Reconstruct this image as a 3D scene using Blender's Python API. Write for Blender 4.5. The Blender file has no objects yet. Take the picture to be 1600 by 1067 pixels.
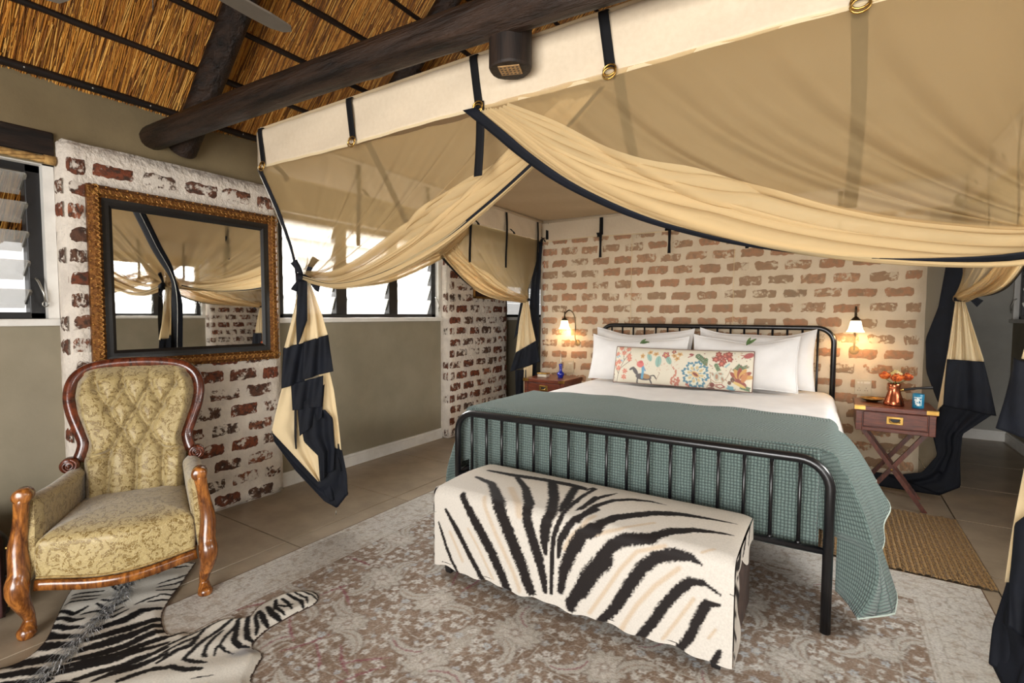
import bpy, bmesh, math, random
import numpy as np
from mathutils import Vector, Matrix
PI = math.pi
S = bpy.context.scene
COL = S.collection
random.seed(7); rng = np.random.default_rng(7)

# ------------------------------------------------------------------ camera
YAW, PITCH, ROLL, FPX, CAMH = 5.68136103e-01, 5.29211731e-02, 3.23763074e-03, 784.68, 1.3
def cam_basis():
    cy, sy = math.cos(YAW), math.sin(YAW)
    f = Vector((-sy*math.cos(PITCH), cy*math.cos(PITCH), -math.sin(PITCH)))
    r = Vector((cy, sy, 0)); u = r.cross(f)
    c, s = math.cos(ROLL), math.sin(ROLL)
    return c*r + s*u, -s*r + c*u, f
CR, CU, CF = cam_basis()
CPOS = Vector((0, 0, CAMH))
cd = bpy.data.cameras.new('camera'); cam = bpy.data.objects.new('camera', cd); COL.objects.link(cam)
cd.sensor_width = 36; cd.sensor_fit = 'HORIZONTAL'; cd.lens = FPX*36/1600; cd.clip_start = .05
cam.matrix_world = Matrix(((CR.x, CU.x, -CF.x, 0), (CR.y, CU.y, -CF.y, 0), (CR.z, CU.z, -CF.z, CAMH), (0, 0, 0, 1)))
S.camera = cam
def ray(x, y): return CF + CR*((x-800)/FPX) - CU*((y-533.5)/FPX)
def PX(x, y, ax, val):            # photo pixel -> point on the plane coordinate[ax] = val
    d = ray(x, y); t = (val-CPOS[ax])/d[ax]
    return CPOS + d*t
def PN(x, y, P0, N):              # photo pixel -> point on the plane through P0 with normal N
    d = ray(x, y); return CPOS + d*((P0-CPOS).dot(N)/d.dot(N))

# ------------------------------------------------------------------ light
EXPO = 0.32
W = bpy.data.worlds.new('world'); S.world = W; W.use_nodes = True
bg = W.node_tree.nodes['Background']; bg.inputs[0].default_value = (1.0, .98, .95, 1); bg.inputs[1].default_value = 1.05
S.view_settings.view_transform = 'Standard'; S.view_settings.look = 'None'
S.view_settings.exposure = EXPO; S.view_settings.gamma = 1; S.view_settings.use_curve_mapping = False
def area(name, loc, rot, sx, sy, power, col=(1, .985, .965)):
    d = bpy.data.lights.new(name, 'AREA'); d.shape = 'RECTANGLE'; d.size = sx; d.size_y = sy; d.energy = power; d.color = col
    o = bpy.data.objects.new(name, d); o.location = loc; o.rotation_euler = rot; COL.objects.link(o); return o
# daylight through the glazed doors behind the camera and through the louvre windows
area('daylight_doors', (-.15, -2.16, 1.10), (PI/2, 0, 0), 2.8, 2.0, 200)
lw = area('daylight_window_left', (-3.70, 3.1, 1.80), (0, -PI/2+.6, 0), .75, 1.8, 88)
rw = area('daylight_window_right', (1.80, 3.1, 1.80), (0, PI/2-.6, 0), .75, 1.8, 88)
for w_ in (lw, rw): w_.data.spread = math.radians(90)       # added window lamps, tilted down and narrowed to keep their glare off the camera
area('daylight_window_right_near', (1.82, .1, 1.68), (0, PI/2, 0), .75, 1.6, 45)
S.cycles.transparent_max_bounces = 20; S.cycles.max_bounces = 8; S.cycles.diffuse_bounces = 4
S.cycles.sample_clamp_indirect = 6; S.cycles.use_denoising = True
S.cycles.caustics_reflective = False; S.cycles.caustics_refractive = False

# ------------------------------------------------------------------ materials
def lin(c): return tuple(((v/255)/12.92 if v/255 <= .04045 else ((v/255+.055)/1.055)**2.4) for v in c[:3])
def c4(c): return (*lin(c), 1)
class NT:
    def __init__(s, name):
        s.m = bpy.data.materials.new(name); s.m.use_nodes = True; s.t = s.m.node_tree; s.t.nodes.clear()
        s.out = s.n('ShaderNodeOutputMaterial')
    def n(s, k, **kw):
        nd = s.t.nodes.new(k)
        for a, b in kw.items(): setattr(nd, a, b)
        return nd
    def l(s, a, b): s.t.links.new(a, b)
    def set(s, sock, v):
        if hasattr(v, 'links') or isinstance(v, bpy.types.NodeSocket): s.l(v, sock)
        else: sock.default_value = v
    def math(s, op, a, b=None, c=None):
        nd = s.n('ShaderNodeMath', operation=op); s.set(nd.inputs[0], a)
        if b is not None: s.set(nd.inputs[1], b)
        if c is not None: s.set(nd.inputs[2], c)
        return nd.outputs[0]
    def mix(s, f, a, b, mode='MIX'):
        nd = s.n('ShaderNodeMix', data_type='RGBA', blend_type=mode); s.set(nd.inputs[0], f); s.set(nd.inputs[6], a); s.set(nd.inputs[7], b); return nd.outputs[2]
    def ramp(s, f, stops):
        nd = s.n('ShaderNodeValToRGB'); s.l(f, nd.inputs[0]); e = nd.color_ramp.elements
        while len(e) < len(stops): e.new(.5)
        for el, (p, c) in zip(e, stops): el.position = p; el.color = c if len(c) == 4 else (*c, 1)
        return nd.outputs[0]
    def sstep(s, x, a, b):
        nd = s.n('ShaderNodeMapRange', interpolation_type='SMOOTHSTEP'); s.set(nd.inputs[0], x); nd.inputs[1].default_value = a; nd.inputs[2].default_value = b; return nd.outputs[0]
    def coord(s, kind='Object', scale=(1, 1, 1), rot=(0, 0, 0)):
        tc = s.n('ShaderNodeTexCoord'); mp = s.n('ShaderNodeMapping'); s.l(tc.outputs[kind], mp.inputs[0])
        mp.inputs[3].default_value = scale; mp.inputs[2].default_value = rot; return mp.outputs[0]
    def noise(s, vec, scale, detail=5, rough=.55, dist=0):
        nd = s.n('ShaderNodeTexNoise'); s.l(vec, nd.inputs['Vector']); nd.inputs['Scale'].default_value = scale
        nd.inputs['Detail'].default_value = detail; nd.inputs['Roughness'].default_value = rough; nd.inputs['Distortion'].default_value = dist; return nd.outputs[0]
    def bump(s, h, strength=.3, dist=.01):
        nd = s.n('ShaderNodeBump'); s.l(h, nd.inputs['Height']); nd.inputs['Strength'].default_value = strength; nd.inputs['Distance'].default_value = dist; return nd.outputs[0]
    def bsdf(s, col, rough=.6, metal=0, spec=.5, normal=None, sheen=0, coat=0, trans=0, emit=None, es=0, alpha=None):
        b = s.n('ShaderNodeBsdfPrincipled'); s.set(b.inputs['Base Color'], col); s.set(b.inputs['Roughness'], rough); s.set(b.inputs['Metallic'], metal)
        b.inputs['Specular IOR Level'].default_value = spec
        if normal is not None: s.l(normal, b.inputs['Normal'])
        if sheen: b.inputs['Sheen Weight'].default_value = sheen
        if coat: b.inputs['Coat Weight'].default_value = coat; b.inputs['Coat Roughness'].default_value = .15
        if trans: b.inputs['Transmission Weight'].default_value = trans
        if emit: b.inputs['Emission Color'].default_value = emit; b.inputs['Emission Strength'].default_value = es
        return b.outputs[0]
    def done(s, sh): s.l(sh, s.out.inputs[0]); return s.m
def M(name, c1, c2=None, rough=.6, metal=0, scale=12, lo=.35, hi=.65, bump=0, bscale=None, stretch=(1, 1, 1), detail=6, spec=.5, coat=0, sheen=0, dist=0, coord='Object', bdist=.01):
    t = NT(name); v = t.coord(coord, stretch); nz = t.noise(v, scale, detail, .6, dist)
    col = t.ramp(nz, [(lo, c4(c1)), (hi, c4(c2 or c1))]) if c2 else c4(c1)
    nm = None
    if bump: nm = t.bump(t.noise(v, bscale or scale, detail, .6, dist), bump, bdist)
    return t.done(t.bsdf(col, rough, metal, spec, nm, sheen, coat))
def mat_net(name, col, cover, trans=.5, scale=55):
    t = NT(name)
    d = t.n('ShaderNodeBsdfDiffuse'); d.inputs[0].default_value = c4(col)
    tl = t.n('ShaderNodeBsdfTranslucent'); tl.inputs[0].default_value = c4(col)
    mx = t.n('ShaderNodeMixShader'); mx.inputs[0].default_value = trans; t.l(d.outputs[0], mx.inputs[1]); t.l(tl.outputs[0], mx.inputs[2])
    tr = t.n('ShaderNodeBsdfTransparent')
    m2 = t.n('ShaderNodeMixShader')
    m2.inputs[0].default_value = cover
    t.l(tr.outputs[0], m2.inputs[1]); t.l(mx.outputs[0], m2.inputs[2]); return t.done(m2.outputs[0])
def mat_cloth(name, col, trans=.35, bump=.15, bscale=40, col2=None):
    t = NT(name); v = t.coord('Object'); nz = t.noise(v, bscale, 4)
    nm = t.bump(nz, bump, .01)
    d = t.bsdf(t.ramp(nz, [(.3, c4(col)), (.7, c4(col2 or col))]), .85, 0, .2, nm)
    if not trans: return t.done(d)
    tl = t.n('ShaderNodeBsdfTranslucent'); tl.inputs[0].default_value = c4(col)
    mx = t.n('ShaderNodeMixShader'); mx.inputs[0].default_value = trans; t.l(d, mx.inputs[1]); t.l(tl.outputs[0], mx.inputs[2]); return t.done(mx.outputs[0])
def mat_attr(name, rough=.8, grain=.12, gscale=120, bump=.15, sheen=0, stretch=(1, 1, 1)):
    t = NT(name); a = t.n('ShaderNodeVertexColor', layer_name='print')
    v = t.coord('Object', stretch); nz = t.noise(v, gscale, 3)
    g = t.ramp(nz, [(.3, (1-grain, 1-grain, 1-grain)), (.7, (1, 1, 1))])
    col = t.mix(1.0, a.outputs[0], g, 'MULTIPLY')
    return t.done(t.bsdf(col, rough, 0, .3, t.bump(nz, bump, .004), sheen))
def mat_brick(name, white, bias, tones=((128, 70, 48), (112, 66, 48), (88, 70, 58), (150, 92, 66), (76, 64, 56)), dk=(70, 54, 46)):
    t = NT(name); oi = t.n('ShaderNodeObjectInfo'); rnd = oi.outputs['Random']
    tc = t.n('ShaderNodeTexCoord'); ad = t.n('ShaderNodeVectorMath', operation='ADD'); t.l(tc.outputs['Object'], ad.inputs[0])
    cb = t.n('ShaderNodeCombineXYZ'); t.l(t.math('MULTIPLY', rnd, 37.0), cb.inputs[0]); t.l(t.math('MULTIPLY', rnd, 91.0), cb.inputs[2]); t.l(cb.outputs[0], ad.inputs[1])
    v = ad.outputs[0]
    base = t.ramp(rnd, [(p, c4(c)) for p, c in zip((0, .3, .5, .7, 1), tones)])
    n1 = t.noise(v, 26, 8, .65)
    base = t.mix(t.sstep(n1, .42, .62), base, c4(dk))
    n2 = t.noise(v, 11, 9, .72)
    cover = t.sstep(t.math('ADD', n2, t.math('MULTIPLY', rnd, .10)), bias, bias+.055)
    wh = t.mix(n1, c4(white), c4(tuple(x*.9 for x in white)))
    col = t.mix(cover, base, wh)
    return t.done(t.bsdf(col, .9, 0, .2, t.bump(t.noise(v, 45, 8, .7), .55, .012)))
def mat_wood(name, c1, c2, rough=.35, scale=5, stretch=(7, 7, 1), coat=.3, rot=(0, 0, 0), dist=1.4):
    t = NT(name); v = t.coord('Object', stretch, rot)
    n1 = t.noise(v, scale, 6, .6, dist); n2 = t.noise(v, scale*5, 3)
    f = t.math('ADD', t.math('MULTIPLY', n1, .8), t.math('MULTIPLY', n2, .2))
    col = t.ramp(f, [(.36, c4(c1)), (.5, c4(tuple((a+b)/2 for a, b in zip(c1, c2)))), (.62, c4(c2))])
    return t.done(t.bsdf(col, rough, 0, .5, t.bump(n2, .08, .004), 0, coat))
def mat_glass(name, tint, a_tr=.55, a_gl=.15):
    t = NT(name); tr = t.n('ShaderNodeBsdfTransparent')
    tl = t.n('ShaderNodeBsdfTranslucent'); tl.inputs[0].default_value = c4(tint)
    df = t.n('ShaderNodeBsdfDiffuse'); df.inputs[0].default_value = c4(tint)
    g = t.n('ShaderNodeBsdfGlossy'); g.inputs[1].default_value = .08
    m0 = t.n('ShaderNodeMixShader'); m0.inputs[0].default_value = .5; t.l(tl.outputs[0], m0.inputs[1]); t.l(df.outputs[0], m0.inputs[2])
    m1 = t.n('ShaderNodeMixShader'); m1.inputs[0].default_value = 1-a_tr; t.l(tr.outputs[0], m1.inputs[1]); t.l(m0.outputs[0], m1.inputs[2])
    m2 = t.n('ShaderNodeMixShader'); m2.inputs[0].default_value = a_gl; t.l(m1.outputs[0], m2.inputs[1]); t.l(g.outputs[0], m2.inputs[2]); return t.done(m2.outputs[0])
def mat_damask(name):
    t = NT(name); v = t.coord('Object'); n0 = t.n('ShaderNodeTexNoise'); t.l(v, n0.inputs['Vector']); n0.inputs['Scale'].default_value = 26; n0.inputs['Detail'].default_value = 2
    mx = t.n('ShaderNodeMix', data_type='VECTOR'); mx.inputs[0].default_value = .055; t.l(v, mx.inputs[4]); t.l(n0.outputs['Color'], mx.inputs[5])
    vo = t.n('ShaderNodeTexVoronoi', feature='DISTANCE_TO_EDGE'); vo.inputs['Scale'].default_value = 78; t.l(mx.outputs[1], vo.inputs['Vector'])
    v2 = t.n('ShaderNodeTexVoronoi', feature='F1'); v2.inputs['Scale'].default_value = 15; t.l(mx.outputs[1], v2.inputs['Vector'])
    med = t.sstep(t.math('SINE', t.math('MULTIPLY', v2.outputs['Distance'], 17.0)), -.1, .6)
    leaf = t.sstep(vo.outputs['Distance'], .025, .085)
    f = t.math('MULTIPLY', leaf, t.math('MULTIPLY_ADD', med, .65, .35))
    n2 = t.noise(v, 5, 3)
    col = t.mix(f, t.mix(n2, c4((170, 150, 98)), c4((192, 174, 126))), t.mix(n2, c4((110, 88, 42)), c4((136, 112, 58))))
    return t.done(t.bsdf(col, .42, 0, .45, t.bump(f, .4, .003), .45))
def mat_weave(name, c1, c2, fu=260, fv=260, rough=.9, bump=.6):
    t = NT(name); uv = t.n('ShaderNodeUVMap', uv_map='uv'); sp = t.n('ShaderNodeSeparateXYZ'); t.l(uv.outputs[0], sp.inputs[0])
    nz = t.noise(t.coord('Object'), 30, 3)
    wob = t.math('MULTIPLY', nz, 2.2)
    a = t.math('ABSOLUTE', t.math('SINE', t.math('ADD', t.math('MULTIPLY', sp.outputs[0], fu), wob)))
    b = t.math('ABSOLUTE', t.math('SINE', t.math('ADD', t.math('MULTIPLY', sp.outputs[1], fv), wob)))
    h = t.math('POWER', t.math('MULTIPLY', a, b), .5)
    col = t.mix(h, c4(c1), c4(c2))
    return t.done(t.bsdf(col, rough, 0, .2, t.bump(h, bump, .006), .2))
MT = {}
MT['plaster'] = M('whitewashed_plaster', (226, 216, 202), (206, 196, 184), .9, scale=9, bump=.9, bscale=28, bdist=.02)
MT['plaster_fine'] = M('whitewashed_wall', (232, 220, 202), (214, 200, 180), .9, scale=5, bump=.5, bscale=22, bdist=.012)
MT['brick'] = mat_brick('old_brick', (222, 212, 199), .555)
MT['brick_back'] = mat_brick('old_brick_smooth', (230, 216, 196), .60, ((172, 108, 78), (158, 98, 72), (138, 112, 92), (184, 124, 92), (122, 100, 84)), (132, 96, 76))
MT['khaki'] = M('khaki_paint', (143, 134, 114), (131, 123, 103), .8, scale=3, bump=.06, bscale=60)
MT['grey_wall'] = M('grey_paint', (168, 166, 158), (156, 154, 146), .8, scale=3, bump=.05, bscale=60)
MT['white_paint'] = M('white_paint', (228, 226, 220), (216, 213, 206), .5, scale=8)
MT['tile'] = M('stone_tile', (168, 152, 130), (146, 131, 110), .36, scale=5, bump=.06, bscale=40, detail=8)
MT['grout'] = M('grout', (74, 64, 54), rough=.9)
MT['log'] = M('dark_log', (52, 36, 26), (18, 13, 10), .45, scale=8, bump=1.0, bscale=9, bdist=.03, stretch=(.35, 3, 3), detail=8, spec=.35)
MT['log_y'] = M('dark_pole', (40, 28, 21), (16, 12, 10), .6, scale=9, bump=.5, stretch=(3, .35, 3), detail=8, spec=.3)
MT['log_z'] = M('dark_post', (42, 30, 22), (18, 13, 11), .6, scale=9, bump=.5, stretch=(3, 3, .35), detail=8, spec=.3)
MT['thatch_bed'] = M('thatch_shadow_layer', (92, 58, 24), (56, 34, 14), .95, scale=40, stretch=(1, 4, 1), bump=.5)
MT['reed'] = mat_attr('thatch_reed', .7, .25, 60, .1)
MT['canvas'] = M('olive_canvas', (120, 105, 76), (108, 94, 68), .9, scale=3, bump=.1, bscale=80)
MT['rope'] = M('rope_fibre', (190, 152, 92), (140, 106, 60), .9, scale=40, bump=.6)
MT['black_frame'] = M('black_window_frame', (26, 26, 28), (20, 20, 22), .35)
MT['steel'] = M('steel_clip', (170, 168, 160), rough=.35, metal=.9)
MT['louvre'] = mat_glass('louvre_glass', (236, 234, 226), .68, .14)
MT['cream'] = mat_cloth('cream_canvas', (228, 213, 189), .32, .12, 60, (220, 204, 179))
MT['canopy_roof'] = mat_cloth('beige_canopy_cloth', (236, 218, 186), .5, .12, 30, (228, 208, 174))
MT['net'] = mat_net('mosquito_net', (206, 178, 130), .45)
MT['net_back'] = mat_net('mosquito_net_sheer', (240, 220, 182), .29)
MT['net_fold'] = mat_net('mosquito_net_folds', (226, 202, 156), .62, .4)
MT['net_dense'] = mat_net('mosquito_net_gathered', (238, 220, 182), .82, .35)
MT['navy'] = M('navy_cotton', (13, 17, 27), (8, 11, 18), .75, scale=10, bump=.2, bscale=30, spec=.25)
MT['black_strap'] = M('black_webbing', (8, 8, 11), rough=.8, spec=.25)
MT['brass'] = M('aged_brass', (196, 158, 88), (160, 122, 60), .28, .95, scale=20)
MT['copper'] = M('copper', (196, 112, 78), (168, 88, 58), .22, .95, scale=12)
MT['iron'] = M('black_iron_paint', (20, 20, 23), (15, 15, 17), .28, scale=10, spec=.6)
MT['linen'] = mat_cloth('white_linen', (240, 238, 236), .12, .18, 9, (232, 230, 228))
MT['mattress'] = M('mattress_ticking', (226, 222, 214), rough=.9)
MT['coverlet'] = mat_weave('green_waffle_coverlet', (54, 71, 68), (116, 134, 128), 230, 230, .9, 1.0)
MT['stitch'] = M('pale_thread', (176, 188, 178), rough=.9)
MT['zebra'] = mat_attr('zebra_hide', .7, .14, 160, .25)
MT['leather'] = M('brown_suede', (72, 52, 42), (50, 36, 30), .8, scale=10, bump=.1)
MT['black_wood'] = M('black_wood', (24, 22, 22), rough=.5)
MT['rugmat'] = mat_attr('faded_wool_rug', .95, .30, 130, .5)
MT['rugedge'] = M('rug_binding', (120, 96, 74), (96, 74, 56), .95, scale=60)
MT['jute'] = mat_weave('jute_braid', (92, 66, 34), (176, 138, 82), 190, 330, .95, 1.0)
MT['wood_gold'] = mat_wood('golden_walnut', (74, 36, 12), (172, 108, 46), .25, 4, (6, 6, 1.6), .6)
MT['wood_red'] = mat_wood('red_mahogany', (48, 18, 10), (112, 52, 28), .25, 4, (5, 5, 2), .6)
MT['wood_stand'] = mat_wood('reddish_teak', (66, 26, 13), (114, 53, 30), .4, 5, (1.2, 9, 9), .2)
MT['wood_leg'] = mat_wood('reddish_teak_leg', (62, 25, 13), (108, 50, 29), .4, 5, (9, 9, 1.5), .2)
MT['wood_base'] = mat_wood('pale_bed_base', (120, 88, 60), (160, 122, 86), .6, 5, (1, 8, 8), 0)
MT['damask'] = mat_damask('gold_damask')
MT['gimp'] = M('gimp_braid', (176, 150, 96), (130, 104, 58), .8, scale=90, bump=.6)
MT['gold_frame'] = M('antique_gilt', (150, 100, 48), (92, 54, 24), .38, .7, scale=60, bump=.9, bscale=75, bdist=.012)
MT['gilt_light'] = M('bright_gilt', (190, 142, 76), (140, 94, 44), .35, .7, scale=80, bump=.6)
MT['liner'] = M('black_liner', (20, 19, 19), rough=.35)
MT['mirror'] = M('mirror_silver', (238, 238, 236), rough=.015, metal=1)
MT['print'] = mat_attr('floral_print', .8, .06, 200, .1)
MT['leaf'] = M('green_leaf', (86, 112, 58), (60, 86, 40), .6, scale=30)
MT['fan'] = M('fan_blade_grey', (118, 110, 98), (104, 96, 86), .5, scale=4)
MT['fan_dark'] = M('fan_bracket', (36, 33, 30), rough=.5)
MT['plate'] = M('switch_plate', (206, 196, 176), rough=.45)
MT['plate_key'] = M('switch_key', (236, 232, 222), rough=.4)
MT['trunk'] = M('worn_dark_leather', (48, 46, 44), (34, 31, 30), .7, scale=14, bump=.3)
MT['trunk_band'] = M('maroon_leather', (74, 42, 40), (52, 28, 28), .6, scale=14)
MT['nail_plate'] = M('nail_plate', (176, 140, 92), (130, 98, 60), .6, scale=60)
MT['ground'] = M('pale_gravel', (190, 180, 160), (160, 150, 130), .95, scale=20)
def simple(name, col, **k):
    t = NT(name); return t.done(t.bsdf(c4(col), **k))
MT['shade'] = simple('lit_opal_shade', (255, 236, 196), rough=.3, emit=(1, .80, .50, 1), es=2.6)
MT['bulb_brass'] = MT['brass']
MT['cobalt'] = simple('cobalt_glass', (22, 40, 150), rough=.06, spec=.7, coat=.6)
MT['blue_tin'] = M('blue_tin', (28, 104, 140), (40, 128, 160), .35, scale=40)
MT['tin_print'] = simple('tin_print', (222, 232, 230), rough=.5)
def mat_petal(name, c1, c2):
    t = NT(name); oi = t.n('ShaderNodeObjectInfo'); nz = t.noise(t.coord('Object'), 60, 4)
    return t.done(t.bsdf(t.ramp(nz, [(.35, c4(c1)), (.6, c4(c2))]), .7, 0, .3))
MT['petal'] = mat_petal('dried_rose_petal', (198, 78, 34), (222, 126, 54))
MT['petal_dark'] = mat_petal('dark_rose_petal', (120, 46, 26), (196, 86, 36))
MT['petal_pale'] = mat_petal('pale_rose_petal', (206, 188, 120), (226, 212, 160))

# ------------------------------------------------------------------ geometry helpers
class MB:
    def __init__(s): s.v = []; s.f = []; s.uv = []; s.hasuv = False
    def add(s, vs, fs, uv=None):
        o = len(s.v); s.v += [tuple(p) for p in vs]; s.f += [tuple(i+o for i in f) for f in fs]
        if uv is not None: s.hasuv = True; s.uv += list(uv)
        else: s.uv += [(0, 0)]*len(vs)
        return s
    def box(s, c, sz, rz=0, bev=0, R=None):
        bm = bmesh.new(); bmesh.ops.create_cube(bm, size=1)
        for v in bm.verts: v.co = Vector((v.co.x*sz[0], v.co.y*sz[1], v.co.z*sz[2]))
        if bev: bmesh.ops.bevel(bm, geom=bm.edges[:], offset=bev, segments=2, affect='EDGES', profile=.5)
        R = R or Matrix.Rotation(rz, 3, 'Z'); c = Vector(c)
        bm.verts.index_update(); s.add([R @ v.co + c for v in bm.verts], [[v.index for v in f.verts] for f in bm.faces]); bm.free(); return s
    def bb(s, a, b, bev=0):
        return s.box([(p+q)/2 for p, q in zip(a, b)], [abs(q-p) for p, q in zip(a, b)], 0, bev)
    def tube(s, pts, r, n=10, closed=False, caps=True, flat=(1, 1), up=None, twist=0):
        pts = [Vector(p) for p in pts]; N = len(pts); rs = [r]*N if isinstance(r, (int, float)) else list(r)
        vs = []; prev = None
        for i, p in enumerate(pts):
            a = pts[(i-1) % N] if (closed or i > 0) else p; b = pts[(i+1) % N] if (closed or i < N-1) else p
            t = (b-a).normalized() if (b-a).length > 1e-9 else Vector((0, 0, 1))
            if up is not None: nrm = (Vector(up) - t*Vector(up).dot(t)); nrm = nrm.normalized() if nrm.length > 1e-6 else t.orthogonal().normalized()
            elif prev is None: nrm = t.orthogonal().normalized()
            else:
                nrm = prev - t*prev.dot(t); nrm = nrm.normalized() if nrm.length > 1e-6 else t.orthogonal().normalized()
            prev = nrm; bn = t.cross(nrm)
            for k in range(n):
                an = 2*PI*k/n + twist*i; vs.append(p + nrm*(math.cos(an)*rs[i]*flat[0]) + bn*(math.sin(an)*rs[i]*flat[1]))
        fs = []
        M_ = N if closed else N-1
        for i in range(M_):
            for k in range(n):
                a = i*n+k; b = i*n+(k+1) % n; c = ((i+1) % N)*n+(k+1) % n; d = ((i+1) % N)*n+k; fs.append((a, b, c, d))
        if caps and not closed: fs.append(tuple(range(n-1, -1, -1))); fs.append(tuple((N-1)*n+k for k in range(n)))
        return s.add(vs, fs)
    def profile(s, pts, prof, up, closed=False, scale=None, caps=True):      # sweep a closed 2-D profile [(a, b)] along pts; a along `up`-ish normal
        pts = [Vector(p) for p in pts]; N = len(pts); n = len(prof); vs = []
        for i, p in enumerate(pts):
            a = pts[(i-1) % N] if (closed or i > 0) else p; b = pts[(i+1) % N] if (closed or i < N-1) else p
            t = (b-a).normalized(); u = Vector(up[i]) if isinstance(up[0], (tuple, list, Vector)) else Vector(up)
            nr = (u-t*u.dot(t)).normalized(); bn = t.cross(nr); k = scale[i] if scale else 1
            vs += [p + nr*(q[0]*k) + bn*(q[1]*k) for q in prof]
        fs = []
        for i in range(N if closed else N-1):
            for k in range(n):
                fs.append((i*n+k, i*n+(k+1) % n, ((i+1) % N)*n+(k+1) % n, ((i+1) % N)*n+k))
        if caps and not closed: fs.append(tuple(range(n-1, -1, -1))); fs.append(tuple((N-1)*n+k for k in range(n)))
        return s.add(vs, fs)
    def lathe(s, prof, n=20, o=(0, 0, 0), R=None):
        o = Vector(o); vs = []; fs = []
        for r, z in prof:
            for k in range(n):
                a = 2*PI*k/n; p = Vector((r*math.cos(a), r*math.sin(a), z)); vs.append((R @ p if R else p)+o)
        for i in range(len(prof)-1):
            for k in range(n): fs.append((i*n+k, i*n+(k+1) % n, (i+1)*n+(k+1) % n, (i+1)*n+k))
        if prof[0][0] > 1e-6: fs.append(tuple(range(n-1, -1, -1)))
        if prof[-1][0] > 1e-6: fs.append(tuple((len(prof)-1)*n+k for k in range(n)))
        return s.add(vs, fs)
    def grid(s, nu, nv, fn, uvs=(1, 1), cu=False):
        vs = []; uv = []
        for j in range(nv+1):
            for i in range(nu+(0 if cu else 1)):
                u, v = i/nu, j/nv; vs.append(fn(u, v)); uv.append((u*uvs[0], v*uvs[1]))
        w = nu if cu else nu+1; fs = []
        for j in range(nv):
            for i in range(nu):
                i2 = (i+1) % w if cu else i+1
                fs.append((j*w+i, j*w+i2, (j+1)*w+i2, (j+1)*w+i))
        return s.add(vs, fs, uv)
    def ball(s, c, r, n=12, m=8, sc=(1, 1, 1)):
        c = Vector(c)
        return s.grid(n, m, lambda u, v: c+Vector((r*sc[0]*math.sin(PI*v)*math.cos(2*PI*u), r*sc[1]*math.sin(PI*v)*math.sin(2*PI*u), -r*sc[2]*math.cos(PI*v))), cu=True)
    def prism(s, poly, fn, th):         # poly [(a, b)], fn(a, b, d) -> point, thickness th along d
        n = len(poly); vs = [fn(a, b, 0) for a, b in poly]+[fn(a, b, th) for a, b in poly]
        fs = [tuple(range(n)), tuple(range(2*n-1, n-1, -1))]+[(k, k+n, (k+1) % n+n, (k+1) % n) for k in range(n)]
        return s.add(vs, fs)
def obj(name, mb, mat, parent=None, smooth=True, solid=0, sub=0, angle=None, local=False):
    me = bpy.data.meshes.new(name); org = Vector((0, 0, 0))
    if parent is not None and not local:
        r = parent
        while r.parent: r = r.parent
        org = Vector(r.location)
    if isinstance(mb, MB):
        me.from_pydata([tuple(Vector(p)-org) for p in mb.v], [], mb.f)
        if mb.hasuv:
            ul = me.uv_layers.new(name='uv'); li = np.empty(len(me.loops), dtype=np.int32); me.loops.foreach_get('vertex_index', li)
            ul.data.foreach_set('uv', np.array(mb.uv, dtype=np.float32)[li].ravel())
    me.materials.append(MT[mat] if isinstance(mat, str) else mat)
    if smooth: me.polygons.foreach_set('use_smooth', [True]*len(me.polygons))
    if smooth and angle: me.set_sharp_from_angle(angle=math.radians(angle))
    me.validate(); me.update()
    o = bpy.data.objects.new(name, me); COL.objects.link(o)
    if parent is not None: o.parent = parent
    if solid: md = o.modifiers.new('thickness', 'SOLIDIFY'); md.thickness = solid; md.offset = 0
    if sub: md = o.modifiers.new('smooth', 'SUBSURF'); md.levels = sub; md.render_levels = sub
    return o
def tag(o, label, cat, group=None):
    o['label'] = label; o['category'] = cat
    if group: o['group'] = group
    return o
def thing(name, label, cat, loc=(0, 0, 0), rz=0, group=None):
    o = bpy.data.objects.new(name, None); o.empty_display_size = .05; o.location = loc; o.rotation_euler = (0, 0, rz); COL.objects.link(o); return tag(o, label, cat, group)
def struct(o): o['kind'] = 'structure'; return o
def sempty(name, loc=(0, 0, 0)):
    o = bpy.data.objects.new(name, None); o.empty_display_size = .05; o.location = loc; COL.objects.link(o); return struct(o)
def dup(root, loc, rz=None, label=None, sx=None):
    def cp(o, par):
        c = o.copy(); COL.objects.link(c); c.parent = par
        for ch in o.children: cp(ch, c)
        return c
    r = cp(root, None); r.location = loc
    if rz is not None: r.rotation_euler = (0, 0, rz)
    if label: r['label'] = label
    return r
def lerp(a, b, t): return a+(b-a)*t
def poly_at(pts, t):                # point at parameter t in [0,1] along a polyline (by length)
    P = [Vector(p) for p in pts]; L = [0]
    for a, b in zip(P, P[1:]): L.append(L[-1]+(b-a).length)
    d = t*L[-1]
    for i in range(len(P)-1):
        if d <= L[i+1] or i == len(P)-2:
            k = (d-L[i])/max(1e-9, L[i+1]-L[i]); return P[i].lerp(P[i+1], min(max(k, 0), 1))
def smooth_poly(pts, n=40):         # Catmull-Rom resample
    P = [Vector(p) for p in pts]; P = [P[0]*2-P[1]]+P+[P[-1]*2-P[-2]]; out = []
    m = len(P)-3
    for q in range(n+1):
        t = q/n*m; i = min(int(t), m-1); t -= i; a, b, c, d = P[i:i+4]
        out.append(.5*((2*b)+(c-a)*t+(2*a-5*b+4*c-d)*t*t+(3*b-a-3*c+d)*t*t*t))
    return out
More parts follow.
